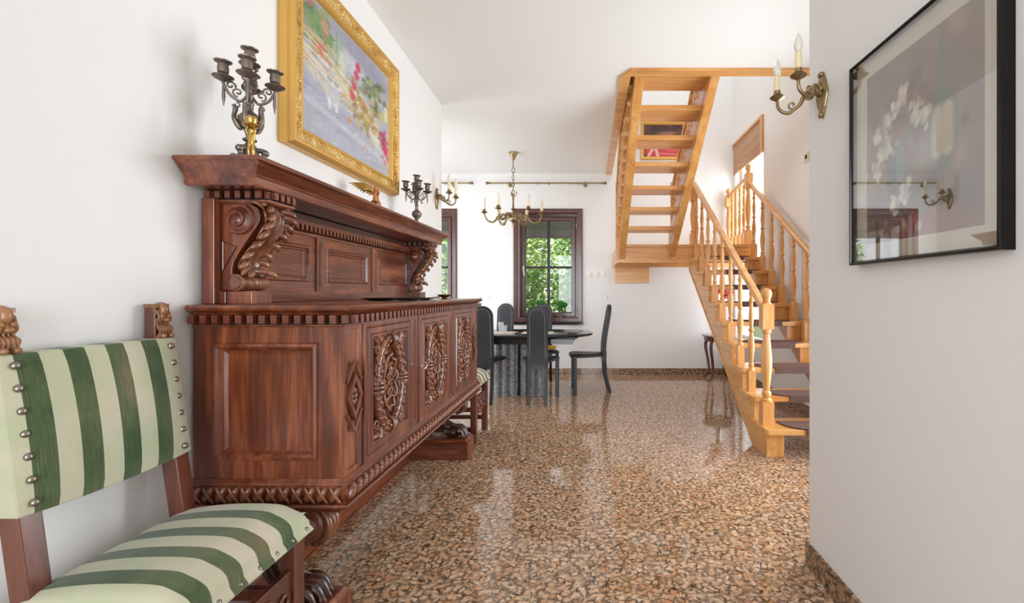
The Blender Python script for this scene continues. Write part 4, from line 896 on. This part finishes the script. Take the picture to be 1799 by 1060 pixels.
# ---------------------------------------------------------------- wall sconces
def bulb(mb, c, s=1): mb.lathe([(.006*s, 0), (.011*s, .006*s), (.0165*s, .022*s), (.0165*s, .034*s), (.011*s, .056*s), (.004*s, .072*s), (.001*s, .076*s)], c, 12)
def sconce(loc, sgn, label):
    t = thing('wall_sconce', loc, label, 'sconce', 'two-arm brass wall sconces'); x, y, z = loc; N = Vector((sgn, 0, 0))
    mb = MB(); o = []
    for i in range(28):
        a = 2*PI*i/28; r = 1+.10*math.cos(4*a)+.05*math.cos(8*a); o.append((y+.036*r*math.cos(a), z+.084*r*math.sin(a)))
    oi = [(y+(a-y)*.78, z+(b-z)*.82) for a, b in o]; n = 28; k2 = .016*sgn; k1 = .006*sgn
    vs = [(x, a, b) for a, b in o]+[(x+k1, a, b) for a, b in o]+[(x+k2, a, b) for a, b in oi]
    mb.add(vs, [(k*n+i, k*n+(i+1) % n, k*n+n+(i+1) % n, k*n+n+i) for k in range(2) for i in range(n)]+[tuple(range(2*n, 3*n))])
    mb.sphere((x+.018*sgn, y, z+.03), (.010, .018, .026), 10, 8); mb.sphere((x+.012*sgn, y, z+.082), (.012, .016, .012), 10, 8); mb.sphere((x+.012*sgn, y, z-.082), (.010, .012, .014), 10, 8)
    mb.build('back_plate', 'antique_brass', t, smooth=50)
    for s in (-1, 1):
        c = Vector((x, y, z))
        P_ = [c+N*.015+Vector((0, s*.004, .0)), c+N*.045+Vector((0, s*.02, .028)), c+N*.062+Vector((0, s*.04, .012)), c+N*.075+Vector((0, s*.06, -.022)), c+N*.11+Vector((0, s*.085, -.042)), c+N*.145+Vector((0, s*.097, -.018)), c+N*.150+Vector((0, s*.1, .022))]
        mb = MB().tube(bez(P_, 6), [.010-.0001*i for i in range(37)], 9)
        sp = spiral(0, 0, .020, .004, 200, 620, 18); mb.tube([c+N*(.095+p[0]*.9)+Vector((0, s*(.078+p[0]*.4), -.010+p[1])) for p in sp], .0042, 7)
        sp = spiral(0, 0, .018, .004, -40, -420, 18); mb.tube([c+N*(.048+p[0])+Vector((0, s*(.022+p[0]*.3), .008+p[1])) for p in sp], .0048, 7)
        am = mb.build('arm', 'antique_brass', t, smooth=60); e = P_[-1]
        mb = MB().lathe([(.004, -.012), (.010, -.004), (.028, .006), (.031, .010), (.030, .012), (.014, .008), (.013, .016), (.018, .020), (.018, .024), (.013, .028), (.014, .038)], e, 16); mb.build('drip_pan', 'antique_brass', am, smooth=40)
        mb = MB().lathe([(.0125, .036), (.0125, .10), (.011, .102)], e, 14); mb.build('candle_sleeve', 'candle_sleeve', am, smooth=40)
        mb = MB(); bulb(mb, e+Vector((0, 0, .10))); mb.build('bulb', 'bulb_glass', am, smooth=60)
sconce((XR, 1.876, 2.016), -1, 'brass two-candle sconce on the wall beside the glazed picture')
sconce((XL, 4.10, 2.05), 1, 'brass two-candle sconce on the wall past the sideboard')
# ---------------------------------------------------------------- chandelier
cx, cy = -.95, 5.7
t = thing('chandelier', (cx, cy, ZC), 'brass chandelier with electric candles over the dining table', 'chandelier')
MB().lathe([(.001, ZC), (.055, ZC), (.056, ZC-.008), (.045, ZC-.03), (.026, ZC-.07), (.016, ZC-.09), (.008, ZC-.10)], (cx, cy, 0), 20).build('ceiling_cap', 'antique_brass', t, smooth=40)
MB().tube([(cx, cy, ZC-.09), (cx, cy, ZC-.20)], .007, 8).build('rod', 'antique_brass', t, smooth=60)
zc = ZC-.225
for i in range(7):
    rl = .032 if i == 0 else .026; a = PI/2*(i % 2)
    MB().tube([(cx+.6*rl*math.cos(q)*math.cos(a), cy+.6*rl*math.cos(q)*math.sin(a), zc+rl*math.sin(q)) for q in [2*PI*k/14 for k in range(14)]], .0045, 6, closed=True).build('chain_link', 'antique_brass', t, smooth=60)
    zc -= .045
zt = zc+.03
mb = MB().lathe([(.004, zt), (.018, zt-.02), (.010, zt-.04), (.014, zt-.06), (.010, zt-.10), (.014, zt-.18), (.03, zt-.20), (.014, zt-.22), (.02, zt-.26), (.045, zt-.29), (.055, zt-.31), (.05, zt-.34), (.028, zt-.36), (.014, zt-.37), (.018, zt-.39), (.006, zt-.41), (.001, zt-.42)], (cx, cy, 0), 16); mb.build('column', 'antique_brass', t, smooth=45)
for q in range(3):
    a = q*2*PI/3+.3; d = Vector((math.cos(a), math.sin(a), 0)); c = Vector((cx, cy, zt))
    MB().tube(bez([c+Vector((0,0,-.05)), c+d*.035+Vector((0,0,-.02)), c+d*.045+Vector((0,0,.01)), c+d*.03+Vector((0,0,.02))], 5), .006, 6).build('crown_leaf', 'antique_brass', t, smooth=60)
zb = zt-.31
for q in range(6):
    a = q*PI/3+.17; d = Vector((math.cos(a), math.sin(a), 0)); c = Vector((cx, cy, zb))
    P_ = [c+d*.04, c+d*.10+Vector((0,0,.04)), c+d*.17+Vector((0,0,.005)), c+d*.25+Vector((0,0,-.06)), c+d*.325+Vector((0,0,-.03)), c+d*.355+Vector((0,0,.05))]
    mb = MB().tube(bez(P_, 6), [.012-.00012*i for i in range(31)], 8)
    sp = spiral(0, 0, .034, .006, 160, 560, 18); mb.tube([c+d*(.19+p[0])+Vector((0,0,-.005+p[1])) for p in sp], .007, 7)
    sp = spiral(0, 0, .024, .005, -60, -420, 16); mb.tube([c+d*(.10+p[0])+Vector((0,0,.03+p[1])) for p in sp], .006, 7)
    pp = bez(P_, 6)
    for k in range(4, 28, 4):
        for s in (-1, 1): sd_ = Vector((-d.y, d.x, 0))*s; mb.tube(bez([pp[k], pp[k]+sd_*.014+Vector((0,0,.012)), pp[k+2]+sd_*.022+Vector((0,0,.020 if k < 14 else -.006))], 3), [.006, .007, .007, .007, .006, .004, .002], 6)
    am = mb.build('arm', 'antique_brass', t, smooth=60); e = P_[-1]
    MB().lathe([(.006, -.012), (.014, -.004), (.038, .006), (.042, .012), (.018, .010), (.017, .02), (.024, .026), (.02, .036), (.017, .05)], e, 14).build('drip_pan', 'antique_brass', am, smooth=40)
    MB().lathe([(.0175, .045), (.0175, .105), (.014, .108)], e, 12).build('candle_sleeve', 'candle_sleeve', am, smooth=40)
    mb = MB(); bulb(mb, e+Vector((0,0,.105)), 1.2); mb.build('bulb', 'bulb_glass', am, smooth=60)
# ---------------------------------------------------------------- curtain rods
def rod(x0, x1, label):
    y, z = YB-.085, 2.80
    t = thing('curtain_rod', ((x0+x1)/2, YB, z), label, 'curtain rod')
    MB().tube([(x0, y, z), (x1, y, z)], .011, 10).build('rod', 'antique_brass', t, smooth=60)
    for x, s in ((x0, -1), (x1, 1)):
        MB().lathe([(.011, 0), (.018, .004), (.018, .012), (.010, .02), (.020, .034), (.023, .045), (.018, .06), (.004, .068)], (x, y, z), 12, Matrix.Rotation(s*PI/2, 3, 'Y')).build('finial', 'bronze', t, smooth=50)
    for f in (.17, .85):
        x = x0+(x1-x0)*f; mb = MB().lathe([(.028, 0), (.028, .006), (.012, .01)], (x, YB, z-.02), 12, Matrix.Rotation(PI/2, 3, 'X')); mb.tube([(x, YB, z-.02), (x, y, z-.02)], .008, 8); mb.box(x-.012, x+.012, y-.014, y+.014, z-.028, z+.016)
        mb.build('bracket', 'antique_brass', t, smooth=40)
    for f in (.21, .42, .52, .53, .72, .78, .80, .83):
        x = x0+(x1-x0)*f
        MB().tube([(x+.003*math.cos(a), y+.019*math.cos(a), z-.006+.019*math.sin(a)) for a in [2*PI*k/14 for k in range(14)]], .003, 6, closed=True).build('curtain_ring', 'bronze', t, smooth=60)
rod(-1.44, .19, 'brass curtain rod with rings above the window behind the table')
rod(-3.3, -1.75, 'brass curtain rod end visible past the left wall sconce')
# ---------------------------------------------------------------- green striped chairs
stripes('striped_back', -.190, .0985, .49, 0); stripes('striped_seat', -.195, .0985, .47, 0)
def puff(prof, ys, scale, shear=None):
    # closed cross-section prof (x,z) swept along y, squeezed about its centre by scale(y)
    cx = sum(p[0] for p in prof)/len(prof); cz = sum(p[1] for p in prof)/len(prof); n = len(prof); vs = []; fs = []
    for y in ys:
        sx, sz = scale(y)
        for a, b in prof: vs.append((cx+(a-cx)*sx, y, cz+(b-cz)*sz))
    for i in range(len(ys)-1):
        for k in range(n): l = (k+1) % n; fs.append((i*n+k, i*n+l, (i+1)*n+l, (i+1)*n+k))
    fs.append(tuple(range(n))[::-1]); fs.append(tuple((len(ys)-1)*n+k for k in range(n)))
    return MB().add(vs, fs)
def smoothloop(pts, n=6):
    P = [Vector((p[0], 0, p[1])) for p in pts]; m = len(P); out = []
    for i in range(m):
        p0, p1, p2, p3 = P[i-1], P[i], P[(i+1) % m], P[(i+2) % m]
        for k in range(n):
            t = k/n; q = .5*((2*p1)+(p2-p0)*t+(2*p0-5*p1+4*p2-p3)*t*t+(3*p1-p0-3*p2+p3)*t**3); out.append((q.x, q.z))
    return out
CY0, CY1 = 1.01, 1.44
g = thing('upholstered_chair', (-1.1, 1.225, 0), 'wooden chair with green and cream striped upholstery in the near left foreground', 'chair', 'green striped chairs beside the sideboard')
def bx(z): return -1.255-.085*max(0, (z-.45))/.6     # lean of the back
nm = MB().sphere((0, 0, 0), (.0095, .0095, .0095), 12, 8).mesh('nail_head', smooth=80); nm.materials.append(M['nail_metal'])
for y0 in (CY0, CY1-.045):
    mb = MB(); y1 = y0+.045
    vs = []
    for z in (0, .45, 1.04): x = bx(z)+(-.05*(.45-z)/.45 if z < .45 else 0); vs += [(x-.024, y0, z), (x+.024, y0, z), (x+.024, y1, z), (x-.024, y1, z)]
    mb.add(vs, [(k*4+i, k*4+(i+1) % 4, k*4+4+(i+1) % 4, k*4+4+i) for k in range(2) for i in range(4)]+[(3,2,1,0),(8,9,10,11)])
    ps = mb.build('back_post', 'chair_wood', g, bev=.003)
    yc = y0+.0225; x = bx(1.1)
    mb = MB().box(x-.020, x+.016, y0+.002, y1-.002, 1.03, 1.160)
    fin = mb.build('finial', 'chair_wood', ps, bev=.004)
    mb = MB()      # carved relief on the finial: curled top, mane, paws
    sp = spiral(0, 0, .018, .004, 200, -260, 18); mb.tube([(x+.014+p[0]*.9, yc, 1.146+p[1]) for p in sp], [.012]*18, 8)
    for q in range(5):
        yy = yc-.018+q*.009; mb.tube(bez([(x+.010, yy, 1.150), (x+.026, yy, 1.128), (x+.018, yy, 1.105), (x+.030, yy, 1.085), (x+.022, yy, 1.062)], 4), [.0045+.0018*math.sin(i*1.3) for i in range(17)], 6)
    for s in (-1, 1): mb.sphere((x+.026, yc+s*.011, 1.128), (.009, .007, .007), 8, 6); mb.sphere((x+.034, yc+s*.012, 1.068), (.010, .008, .008), 8, 6)
    mb.sphere((x+.032, yc, 1.116), (.009, .009, .006), 8, 6)
    mb.box(x-.02, x+.034, y0, y1, 1.035, 1.055); mb.box(x-.02, x+.020, y0+.001, y1-.001, 1.155, 1.166); mb.build('carved_relief', 'gilt_wood', ps, smooth=50)
BZ0, BZ1 = .70, 1.06
prof = []
for i in range(13): t = i/12; z = BZ0+(BZ1-BZ0)*t; prof.append((bx(z)+.030+.018*math.sin(PI*t)**.6, z))
for i in range(13): t = 1-i/12; z = BZ0+(BZ1-BZ0)*t; prof.append((bx(z)-.030, z))
n = 26; ys = [CY0-.006+(CY1-CY0+.012)*i/n for i in range(n+1)]
def bscale(y):
    t = abs((y-(CY0+CY1)/2)/((CY1-CY0)/2+.006)); return ((1-t**10*.35), 1-.02*t**4)
# back: cross-sections leaned, slightly sagging lower edge
vs = []; fs = []; m = len(prof)
for y in ys:
    t = abs((y-(CY0+CY1)/2)/((CY1-CY0)/2+.006))
    for a, b in prof:
        k = (b-BZ0)/(BZ1-BZ0); xx = a if a < bx(b) else bx(b)+.030*(1-.0*t)+(a-bx(b)-.030)*(1-t**6)
        vs.append((xx, y, b-.010*(1-t*t)*(1-k)))
for i in range(n):
    for k in range(m): l = (k+1) % m; fs.append((i*m+k, i*m+l, (i+1)*m+l, (i+1)*m+k))
fs += [tuple(range(m))[::-1], tuple(n*m+k for k in range(m))]
bk = MB().add(vs, fs).build('backrest', 'striped_back', g, smooth=50, bev=.004)
for y in (CY0+.022, CY1-.024): inst('nail_head', nm, bk, [(bx(z)+.037, y, z) for z in [BZ0+.025+(BZ1-BZ0-.05)*i/6 for i in range(7)]])
# seat
SZ0, SZ1 = .435, .508
sx0, sx1 = -1.295, -.893
SZ0, SZ1 = .440, .522
sp_ = smoothloop([(sx0, SZ0), (sx0+.004, SZ1-.03), (sx0+.04, SZ1+.004), (-1.13, SZ1+.022), (-.99, SZ1+.022), (sx1-.045, SZ1+.006), (sx1-.010, SZ1-.018), (sx1+.002, SZ0+.030), (sx1, SZ0), (-1.08, SZ0-.002)], 6)
m = len(sp_); n = 30; vs = []; fs = []; y0, y1 = CY0-.012, CY1+.012
for i in range(n+1):
    t = -1+2*i/n; y = (y0+y1)/2+(y1-y0)/2*t; e = 1-abs(t)**12*.22
    for a, b in sp_: vs.append((a if b < SZ1-.03 else -1.09+(a+1.09)*(1-.02*abs(t)**8), y, SZ0+(b-SZ0)*(e if b > SZ0 else 1)-.010*0))
for i in range(n):
    for k in range(m): l = (k+1) % m; fs.append((i*m+k, i*m+l, (i+1)*m+l, (i+1)*m+k))
fs += [tuple(range(m))[::-1], tuple(n*m+k for k in range(m))]
se = MB().add(vs, fs).build('seat', 'striped_seat', g, smooth=60)
inst('nail_head', nm, se, [(sx1+.003, CY0+.012+(CY1-CY0-.024)*i/6, SZ0+.016) for i in range(7)])
for y in (CY0+.002, CY1-.050): MB().box(-.943, -.897, y, y+.046, 0, SZ0+.004).build('front_leg', 'chair_wood', g, bev=.003)
for y in (CY0+.002, CY1-.048):
    MB().box(-1.262, -.90, y+.006, y+.04, SZ0-.07, SZ0).build('seat_rail', 'chair_wood', g)
    for z in (.09, .25): MB().box(-1.285, -.915, y+.010, y+.034, z, z+.036).build('stretcher', 'chair_wood', g, bev=.003)
MB().box(-1.272, -1.245, CY0+.03, CY1-.03, .20, .24).build('stretcher', 'chair_wood', g, bev=.003)
fs_ = MB().prism([(CY0+.05, .355), (CY0+.05, .23), (CY0+.11, .20), (CY0+.15, .225), ((CY0+CY1)/2, .19), (CY1-.15, .225), (CY1-.11, .20), (CY1-.05, .23), (CY1-.05, .355)], 'x', -.926, -.908).build('carved_stretcher', 'chair_wood', g, bev=.002)
mb = MB()
for s in (-1, 1):
    for (yy, zz, r, a0) in ((.05, .30, .030, 0), (.12, .285, .032, 180), (.10, .24, .02, 90)):
        sp = spiral((CY0+CY1)/2+s*yy, zz, r, .005, a0, a0+s*430, 18); mb.tube([(-.904, p[0], p[1]) for p in sp], .006, 7)
mb.sphere((-.906, (CY0+CY1)/2, .275), (.012, .024, .034), 10, 8); mb.build('scroll_carving', 'chair_wood', fs_, smooth=60)
g2 = copy_tree(g); g2.location.y += 2.60
g2['label'] = 'green striped chair partly hidden beyond the far end of the sideboard'
# ---------------------------------------------------------------- black leather dining chairs
def dining_chair():
    t = thing('dining_chair', (0, 0, 0), 'x', 'chair', 'black leather high-back dining chairs')
    # local: faces +y, back at y=-.2 ; narrow back, wide seat front
    def bo(w, z0, z1): return [(-w, z0)]+[(w, z0)]+[(w*math.cos(PI*i/12), z1-w+w*math.sin(PI*i/12)) for i in range(13)]
    def lean(z): return -.19-.055*((z-.42)/.63)**1.2 if z > .42 else -.19+.0*(z)
    def shell(w, z0, z1, d0, d1):
        o = bo(w, z0, z1); n = len(o); mb = MB()
        def mid(lst): return lst
        # dense strip so the back can bend: sample rows
        rows = 22; vs = []; fs = []
        for r_ in range(rows+1):
            if r_ <= 8: z = z0+(z1-w-z0)*r_/8; ww = w
            else: q_ = PI/2*(r_-8)/(rows-8); z = z1-w+w*math.sin(q_); ww = max(w*math.cos(q_), .006)
            yb = lean(z)+.012*math.sin(PI*(z-z0)/(z1-z0)*1.6)
            vs += [(-ww, yb+d0, z), (ww, yb+d0, z), (ww, yb+d1, z), (-ww, yb+d1, z)]
        for r_ in range(rows):
            for i in range(4): j = (i+1) % 4; fs.append((r_*4+i, r_*4+j, r_*4+4+j, r_*4+4+i))
        fs += [(3,2,1,0), tuple(rows*4+i for i in range(4))]
        return mb.add(vs, fs)
    bk = shell(.112, .37, 1.06, -.018, .018).build('backrest', 'leather', t, smooth=40, bev=.006)
    shell(.080, .43, 1.025, -.021, .021).build('back_panel', 'leather_panel', bk, smooth=40)
    for s in (-1, 1):
        pts = []
        for i in range(31):
            u = i/30
            if u < .38: a = (-.083, .43+(1.028-.083-.43)*u/.38)
            elif u < .62: q = PI*(1-(u-.38)/.24); a = (.083*math.cos(q), 1.028-.083+.083*math.sin(q))
            else: a = (.083, .43+(1.028-.083-.43)*(1-u)/.38)
            pts.append((a[0], lean(a[1])+.012*math.sin(PI*(a[1]-.37)/.69*1.6)+s*.020, a[1]))
        MB().tube(pts, .004, 6, closed=True).build('piping', 'leather_seam', bk, smooth=60)
    o = [(-.105, -.19), (.105, -.19), (.16, -.02), (.215, .17), (.20, .215), (.10, .232), (-.10, .232), (-.20, .215), (-.215, .17), (-.16, -.02)]
    mb = MB(); n = len(o)
    vs = [(a, b, .435) for a, b in o]+[(a, b, .458) for a, b in o]+[(a*.9, b*.9, .470) for a, b in o]+[(a*.5, b*.5, .474) for a, b in o]
    mb.add(vs, [(k*n+i, k*n+(i+1) % n, k*n+n+(i+1) % n, k*n+n+i) for k in range(3) for i in range(n)]+[tuple(range(n))[::-1], tuple(range(3*n, 4*n))])
    mb.build('seat', 'leather', t, smooth=50, bev=.004)
    for s in (-1, 1):
        x = s*.185; MB().box(x-.021, x+.021, .155, .195, .0, .44).build('leg', 'leather', t, bev=.006)
        mb = MB(); vs = []
        for z, y in ((0, -.255), (.2, -.205), (.40, -.19), (.5, -.195)): vs += [(s*.092-.018, y-.017, z), (s*.092+.018, y-.017, z), (s*.092+.018, y+.017, z), (s*.092-.018, y+.017, z)]
        mb.add(vs, [(k*4+i, k*4+(i+1) % 4, k*4+4+(i+1) % 4, k*4+4+i) for k in range(3) for i in range(4)]+[(3,2,1,0),(12,13,14,15)]); mb.build('leg', 'leather', t, bev=.005)
    for s in (-1, 1): MB().lathe([(.016, 0), (.016, .008)], (s*.185, .175, -.0), 10).build('foot_cap', 'white_plastic', t)
    return t
dc = dining_chair()
SP = [(-.556, 5.115, 0, 'black high-back leather chair in front of the table, seen from behind, in the middle'),
      (-1.155, 5.14, 2, 'black high-back leather chair partly hidden by the end of the sideboard'),
      (-1.13, 5.93, 180, 'black leather chair on the window side behind the drinking glasses'),
      (-.60, 5.93, 183, 'black leather chair on the window side below the window, partly hidden'),
      (-.01, 5.55, 96, 'black leather chair standing apart at the right end of the table, seen from the side')]
for i, (x, y, a, lb) in enumerate(SP):
    o = dc if i == 0 else copy_tree(dc); o.location = (x, y, 0); o.rotation_euler = (0, 0, math.radians(a)); o['label'] = lb
cu = thing('seat_cushion', (-.60, 5.93, .475), 'flat yellow cushion on the chair below the window', 'cushion')
MB().box(-.77, -.43, 5.76, 6.08, .476, .500).build('pad', 'yellow_cushion', cu, bev=.01); MB().box(-.775, -.425, 5.755, 6.085, .485, .490).build('piping', 'white_plastic', cu)
# ---------------------------------------------------------------- dining table
t = thing('dining_table', (-.86, 5.42, 0), 'dark oval dining table with polished stone top and granite pedestal', 'table')
TZ = .735; o = []
for i in range(48):
    a = 2*PI*i/48; c, s = math.cos(a), math.sin(a); o.append((-.86+.91*math.copysign(abs(c)**.72, c), 5.42+.44*math.copysign(abs(s)**.72, s)))
mb = MB(); n = 48
def ring(k, z): return [(-.86+(a+.86)*k, 5.42+(b-5.42)*k, z) for a, b in o]
lay = [(.955, TZ-.035), (.992, TZ-.024), (1.0, TZ-.012), (.992, TZ-.003), (.98, TZ)]
vs = sum([ring(k, z) for k, z in lay], []); mb.add(vs, [(q*n+i, q*n+(i+1) % n, q*n+n+(i+1) % n, q*n+n+i) for q in range(4) for i in range(n)]+[tuple(range(n))[::-1], tuple(range(4*n, 5*n))])
mb.build('table_top', 'black_stone', t, smooth=40)
ap = [(-1.55, 5.10), (-.16, 5.10), (-.16, 5.74), (-1.55, 5.74)]
MB().molding(ap, [(-.12, TZ-.115), (-.02, TZ-.115), (-.02, TZ-.085), (.0, TZ-.08), (.0, TZ-.055), (.035, TZ-.04), (.035, TZ-.034), (-.2, TZ-.034)], closed=True).build('apron', 'black_stone', t)
MB().box(-1.45, -.26, 5.18, 5.66, TZ-.113, TZ-.04).build('apron_core', 'black_stone', t)
for x0, x1 in ((-1.12, -.84), (-.80, -.52)): 
    mb = MB().box(x0, x1, 5.30, 5.56, .0, TZ-.11)
    for q in range(3): mb.lathe([(.035, .0), (.035, TZ-.11)], (x0+.05+q*(x1-x0-.10)/2, 5.30, 0), 14)
    mb.build('pedestal', 'granite_grey', t, smooth=40, bev=.004)
MB().box(-.84, -.80, 5.34, 5.52, 0, TZ-.11).build('pedestal_core', 'black_stone', t)
for (x, y, h, lb) in ((-1.05, 5.42, .115, 'taller clear drinking glass on the dining table'), (-.985, 5.30, .085, 'shorter clear tumbler standing on the placemat')):
    q = thing('drinking_glass', (x, y, TZ+.003), lb, 'glass', 'drinking glasses on the table')
    MB().lathe([(.001, .0), (.027, .0), (.034, h), (.0325, h), (.026, .008), (.001, .008)], (x, y, TZ+.003), 18, cap=False).build('tumbler', 'drink_glass', q, smooth=40)
pm = thing('placemat', (-.95, 5.33, TZ), 'pale pinkish placemat on the table beside the drinking glasses', 'placemat')
MB().box(-1.18, -.86, 5.16, 5.46, TZ, TZ+.003).build('mat', 'paper', pm); MB().box(-1.14, -.90, 5.2, 5.42, TZ+.003, TZ+.0035).build('mat_centre', 'mat_board', pm)
pm = thing('placemat', (-.6, 5.33, TZ), 'white placemat on the table behind the middle chair', 'placemat')
MB().box(-.78, -.42, 5.18, 5.46, TZ, TZ+.003).build('mat', 'mat_board', pm); MB().box(-.74, -.46, 5.21, 5.43, TZ+.003, TZ+.0035).build('mat_centre', 'paper', pm)
# ---------------------------------------------------------------- small plants on the sill
def topiary(x, lb):
    y, z = YB+.035, .768; q = thing('potted_plant', (x, y, z), lb, 'potted plant', 'small round plants on the window sill')
    MB().lathe([(.036, 0), (.046, .085), (.05, .088), (.05, .10), (.042, .10), (.040, .085), (.001, .084)], (x, y, z), 16).build('pot', 'pot_grey', q, smooth=40)
    MB().lathe([(.04, .088), (.001, .092)], (x, y, z), 14, cap=False).build('soil', 'soil', q)
    MB().tube([(x, y, z+.085), (x+.004, y, z+.16), (x, y, z+.215)], .007, 7).build('stem', 'bark', q, smooth=60)
    rr = random.Random(int(x*100)); mb = MB().sphere((x, y-.008, z+.255), (.066, .055, .042), 14, 8)
    for k in range(260):
        a = rr.uniform(0, 2*PI); h = rr.uniform(-.9, 1); s = math.sqrt(1-h*h); p = Vector((x+.070*s*math.cos(a), y-.008+.058*s*math.sin(a), z+.255+.046*h)); L = .018
        Mt = Matrix.Rotation(a, 3, 'Z') @ Matrix.Rotation(rr.uniform(-1, 1), 3, 'Y') @ Matrix.Rotation(rr.uniform(-1, 1), 3, 'X')
        mb.add([p+Mt @ Vector(v) for v in ((-L/2,0,0),(0,-L*.3,0),(L/2,0,0),(0,L*.3,0))], [(0,1,2,3)])
    mb.build('foliage', 'leaf_dark', q, kind='stuff')
topiary(-.705, 'small round green plant on the sill behind the chair backs'); topiary(-.40, 'small round green topiary in a grey pot at the right of the sill')
# ---------------------------------------------------------------- wall switches, hooks
def plate(name, c, ax, lb, cat, w=.08, mat='white_plastic', group=None):
    x, y, z = c; q = thing(name, c, lb, cat, group)
    if ax == 'y':
        MB().box(x-w/2, x+w/2, y-.010, y, z-w/2, z+w/2).build('plate', mat, q, bev=.004); MB().box(x-w*.32, x+w*.32, y-.014, y-.009, z-w*.32, z+w*.32).build('rocker', mat, q, bev=.002)
    else:
        MB().box(x-.010, x, y-w/2, y+w/2, z-w/2, z+w/2).build('plate', mat, q, bev=.004); MB().box(x-.014, x-.009, y-w*.22, y+w*.22, z-w*.22, z+w*.22).build('rocker', 'dark_recess' if mat != 'white_plastic' else mat, q, bev=.002)
for i, lb in enumerate(('white wall switch nearest the window', 'middle white wall switch of the three', 'white wall switch nearest the landing board')):
    plate('light_switch', (-.008+.105*i, YB, 1.475), 'y', lb, 'switch', .082, group='white switches on the back wall')
plate('stair_switch', (XS, 4.45, 2.53), 'x', 'cream switch plate high on the stairwell wall', 'switch', .09, 'cream_plastic')
for x, lb in ((-1.60, 'tiny wall hook left of the pair by the corner'), (-1.465, 'tiny wall hook right of the pair by the corner'), (.27, 'tiny wall hook right of the side-on chair')):
    q = thing('wall_hook', (x, YB, 1.135), lb, 'hook', 'tiny hooks on the back wall')
    MB().lathe([(.009, 0), (.009, .004), (.004, .006)], (x, YB, 1.135), 10, Matrix.Rotation(PI/2, 3, 'X')).build('rosette', 'steel', q, smooth=40)
    MB().tube([(x, YB-.004, 1.135), (x, YB-.018, 1.132), (x, YB-.022, 1.142)], .003, 6).build('pin', 'steel', q, smooth=60)
# ---------------------------------------------------------------- side table with flowers under the landing
cx, cy = 1.80, 6.33
t = thing('side_table', (cx, cy, 0), 'small dark wooden side table with grey marble top behind the stairs', 'table')
MB().lathe([(.001, .595), (.20, .595), (.225, .602), (.23, .612), (.225, .622), (.001, .624)], (cx, cy, 0), 32, cap=False).build('marble_top', 'marble_grey', t, smooth=40)
MB().lathe([(.14, .53), (.19, .535), (.20, .55), (.20, .585), (.205, .596), (.14, .596)], (cx, cy, 0), 28).build('apron', 'chair_wood', t, smooth=40)
for q in range(4):
    a = q*PI/2+PI/4; d = Vector((math.cos(a), math.sin(a), 0)); c = Vector((cx, cy, 0))
    MB().tube(bez([c+d*.17+Vector((0,0,.56)), c+d*.205+Vector((0,0,.46)), c+d*.165+Vector((0,0,.25)), c+d*.15+Vector((0,0,.10)), c+d*.21+Vector((0,0,.025)), c+d*.235+Vector((0,0,.016))], 5), [.026-.0006*i for i in range(26)], 8).build('cabriole_leg', 'chair_wood', t, smooth=60)
v = thing('flower_vase', (cx, cy, .625), 'vase of red flowers standing on the table behind the stairs', 'vase')
MB().lathe([(.030, 0), (.034, .01), (.022, .03), (.04, .08), (.055, .13), (.045, .18), (.028, .21), (.038, .235), (.034, .235), (.024, .21), (.001, .2)], (cx, cy, .625), 20).build('vase_body', 'steel', v, smooth=50)
rr = random.Random(4)
pe = MB()
for k in range(3):
    for q in range(6):
        a = 2*PI*q/6+k*.5; r0 = .030-.008*k; Mt = Matrix.Rotation(a, 3, 'Z') @ Matrix.Rotation(-.3-.5*k, 3, 'Y'); pe.sphere(Mt @ Vector((r0, 0, .004*k)), (.017, .014, .004), 7, 4, Mt)
pme = pe.mesh('flower_head', smooth=60); pme.materials.append(M['red_petal'])
for k in range(17):
    a = rr.uniform(0, 2*PI); r_ = rr.uniform(.03, .17); e = Vector((cx+r_*math.cos(a), cy+r_*math.sin(a), .625+rr.uniform(.30, .62)))
    s = MB().tube(bez([(cx, cy, .80), ((cx+e.x)/2, (cy+e.y)/2, .98), tuple(e)], 4), .003, 5).build('flower_stem', 'stem_green', v, smooth=60)
    link('flower_head', pme, s, e-wl(v), (rr.uniform(.2, 1.2), rr.uniform(-.6, .6), 0), scale=(1.5, 1.5, 1.5))
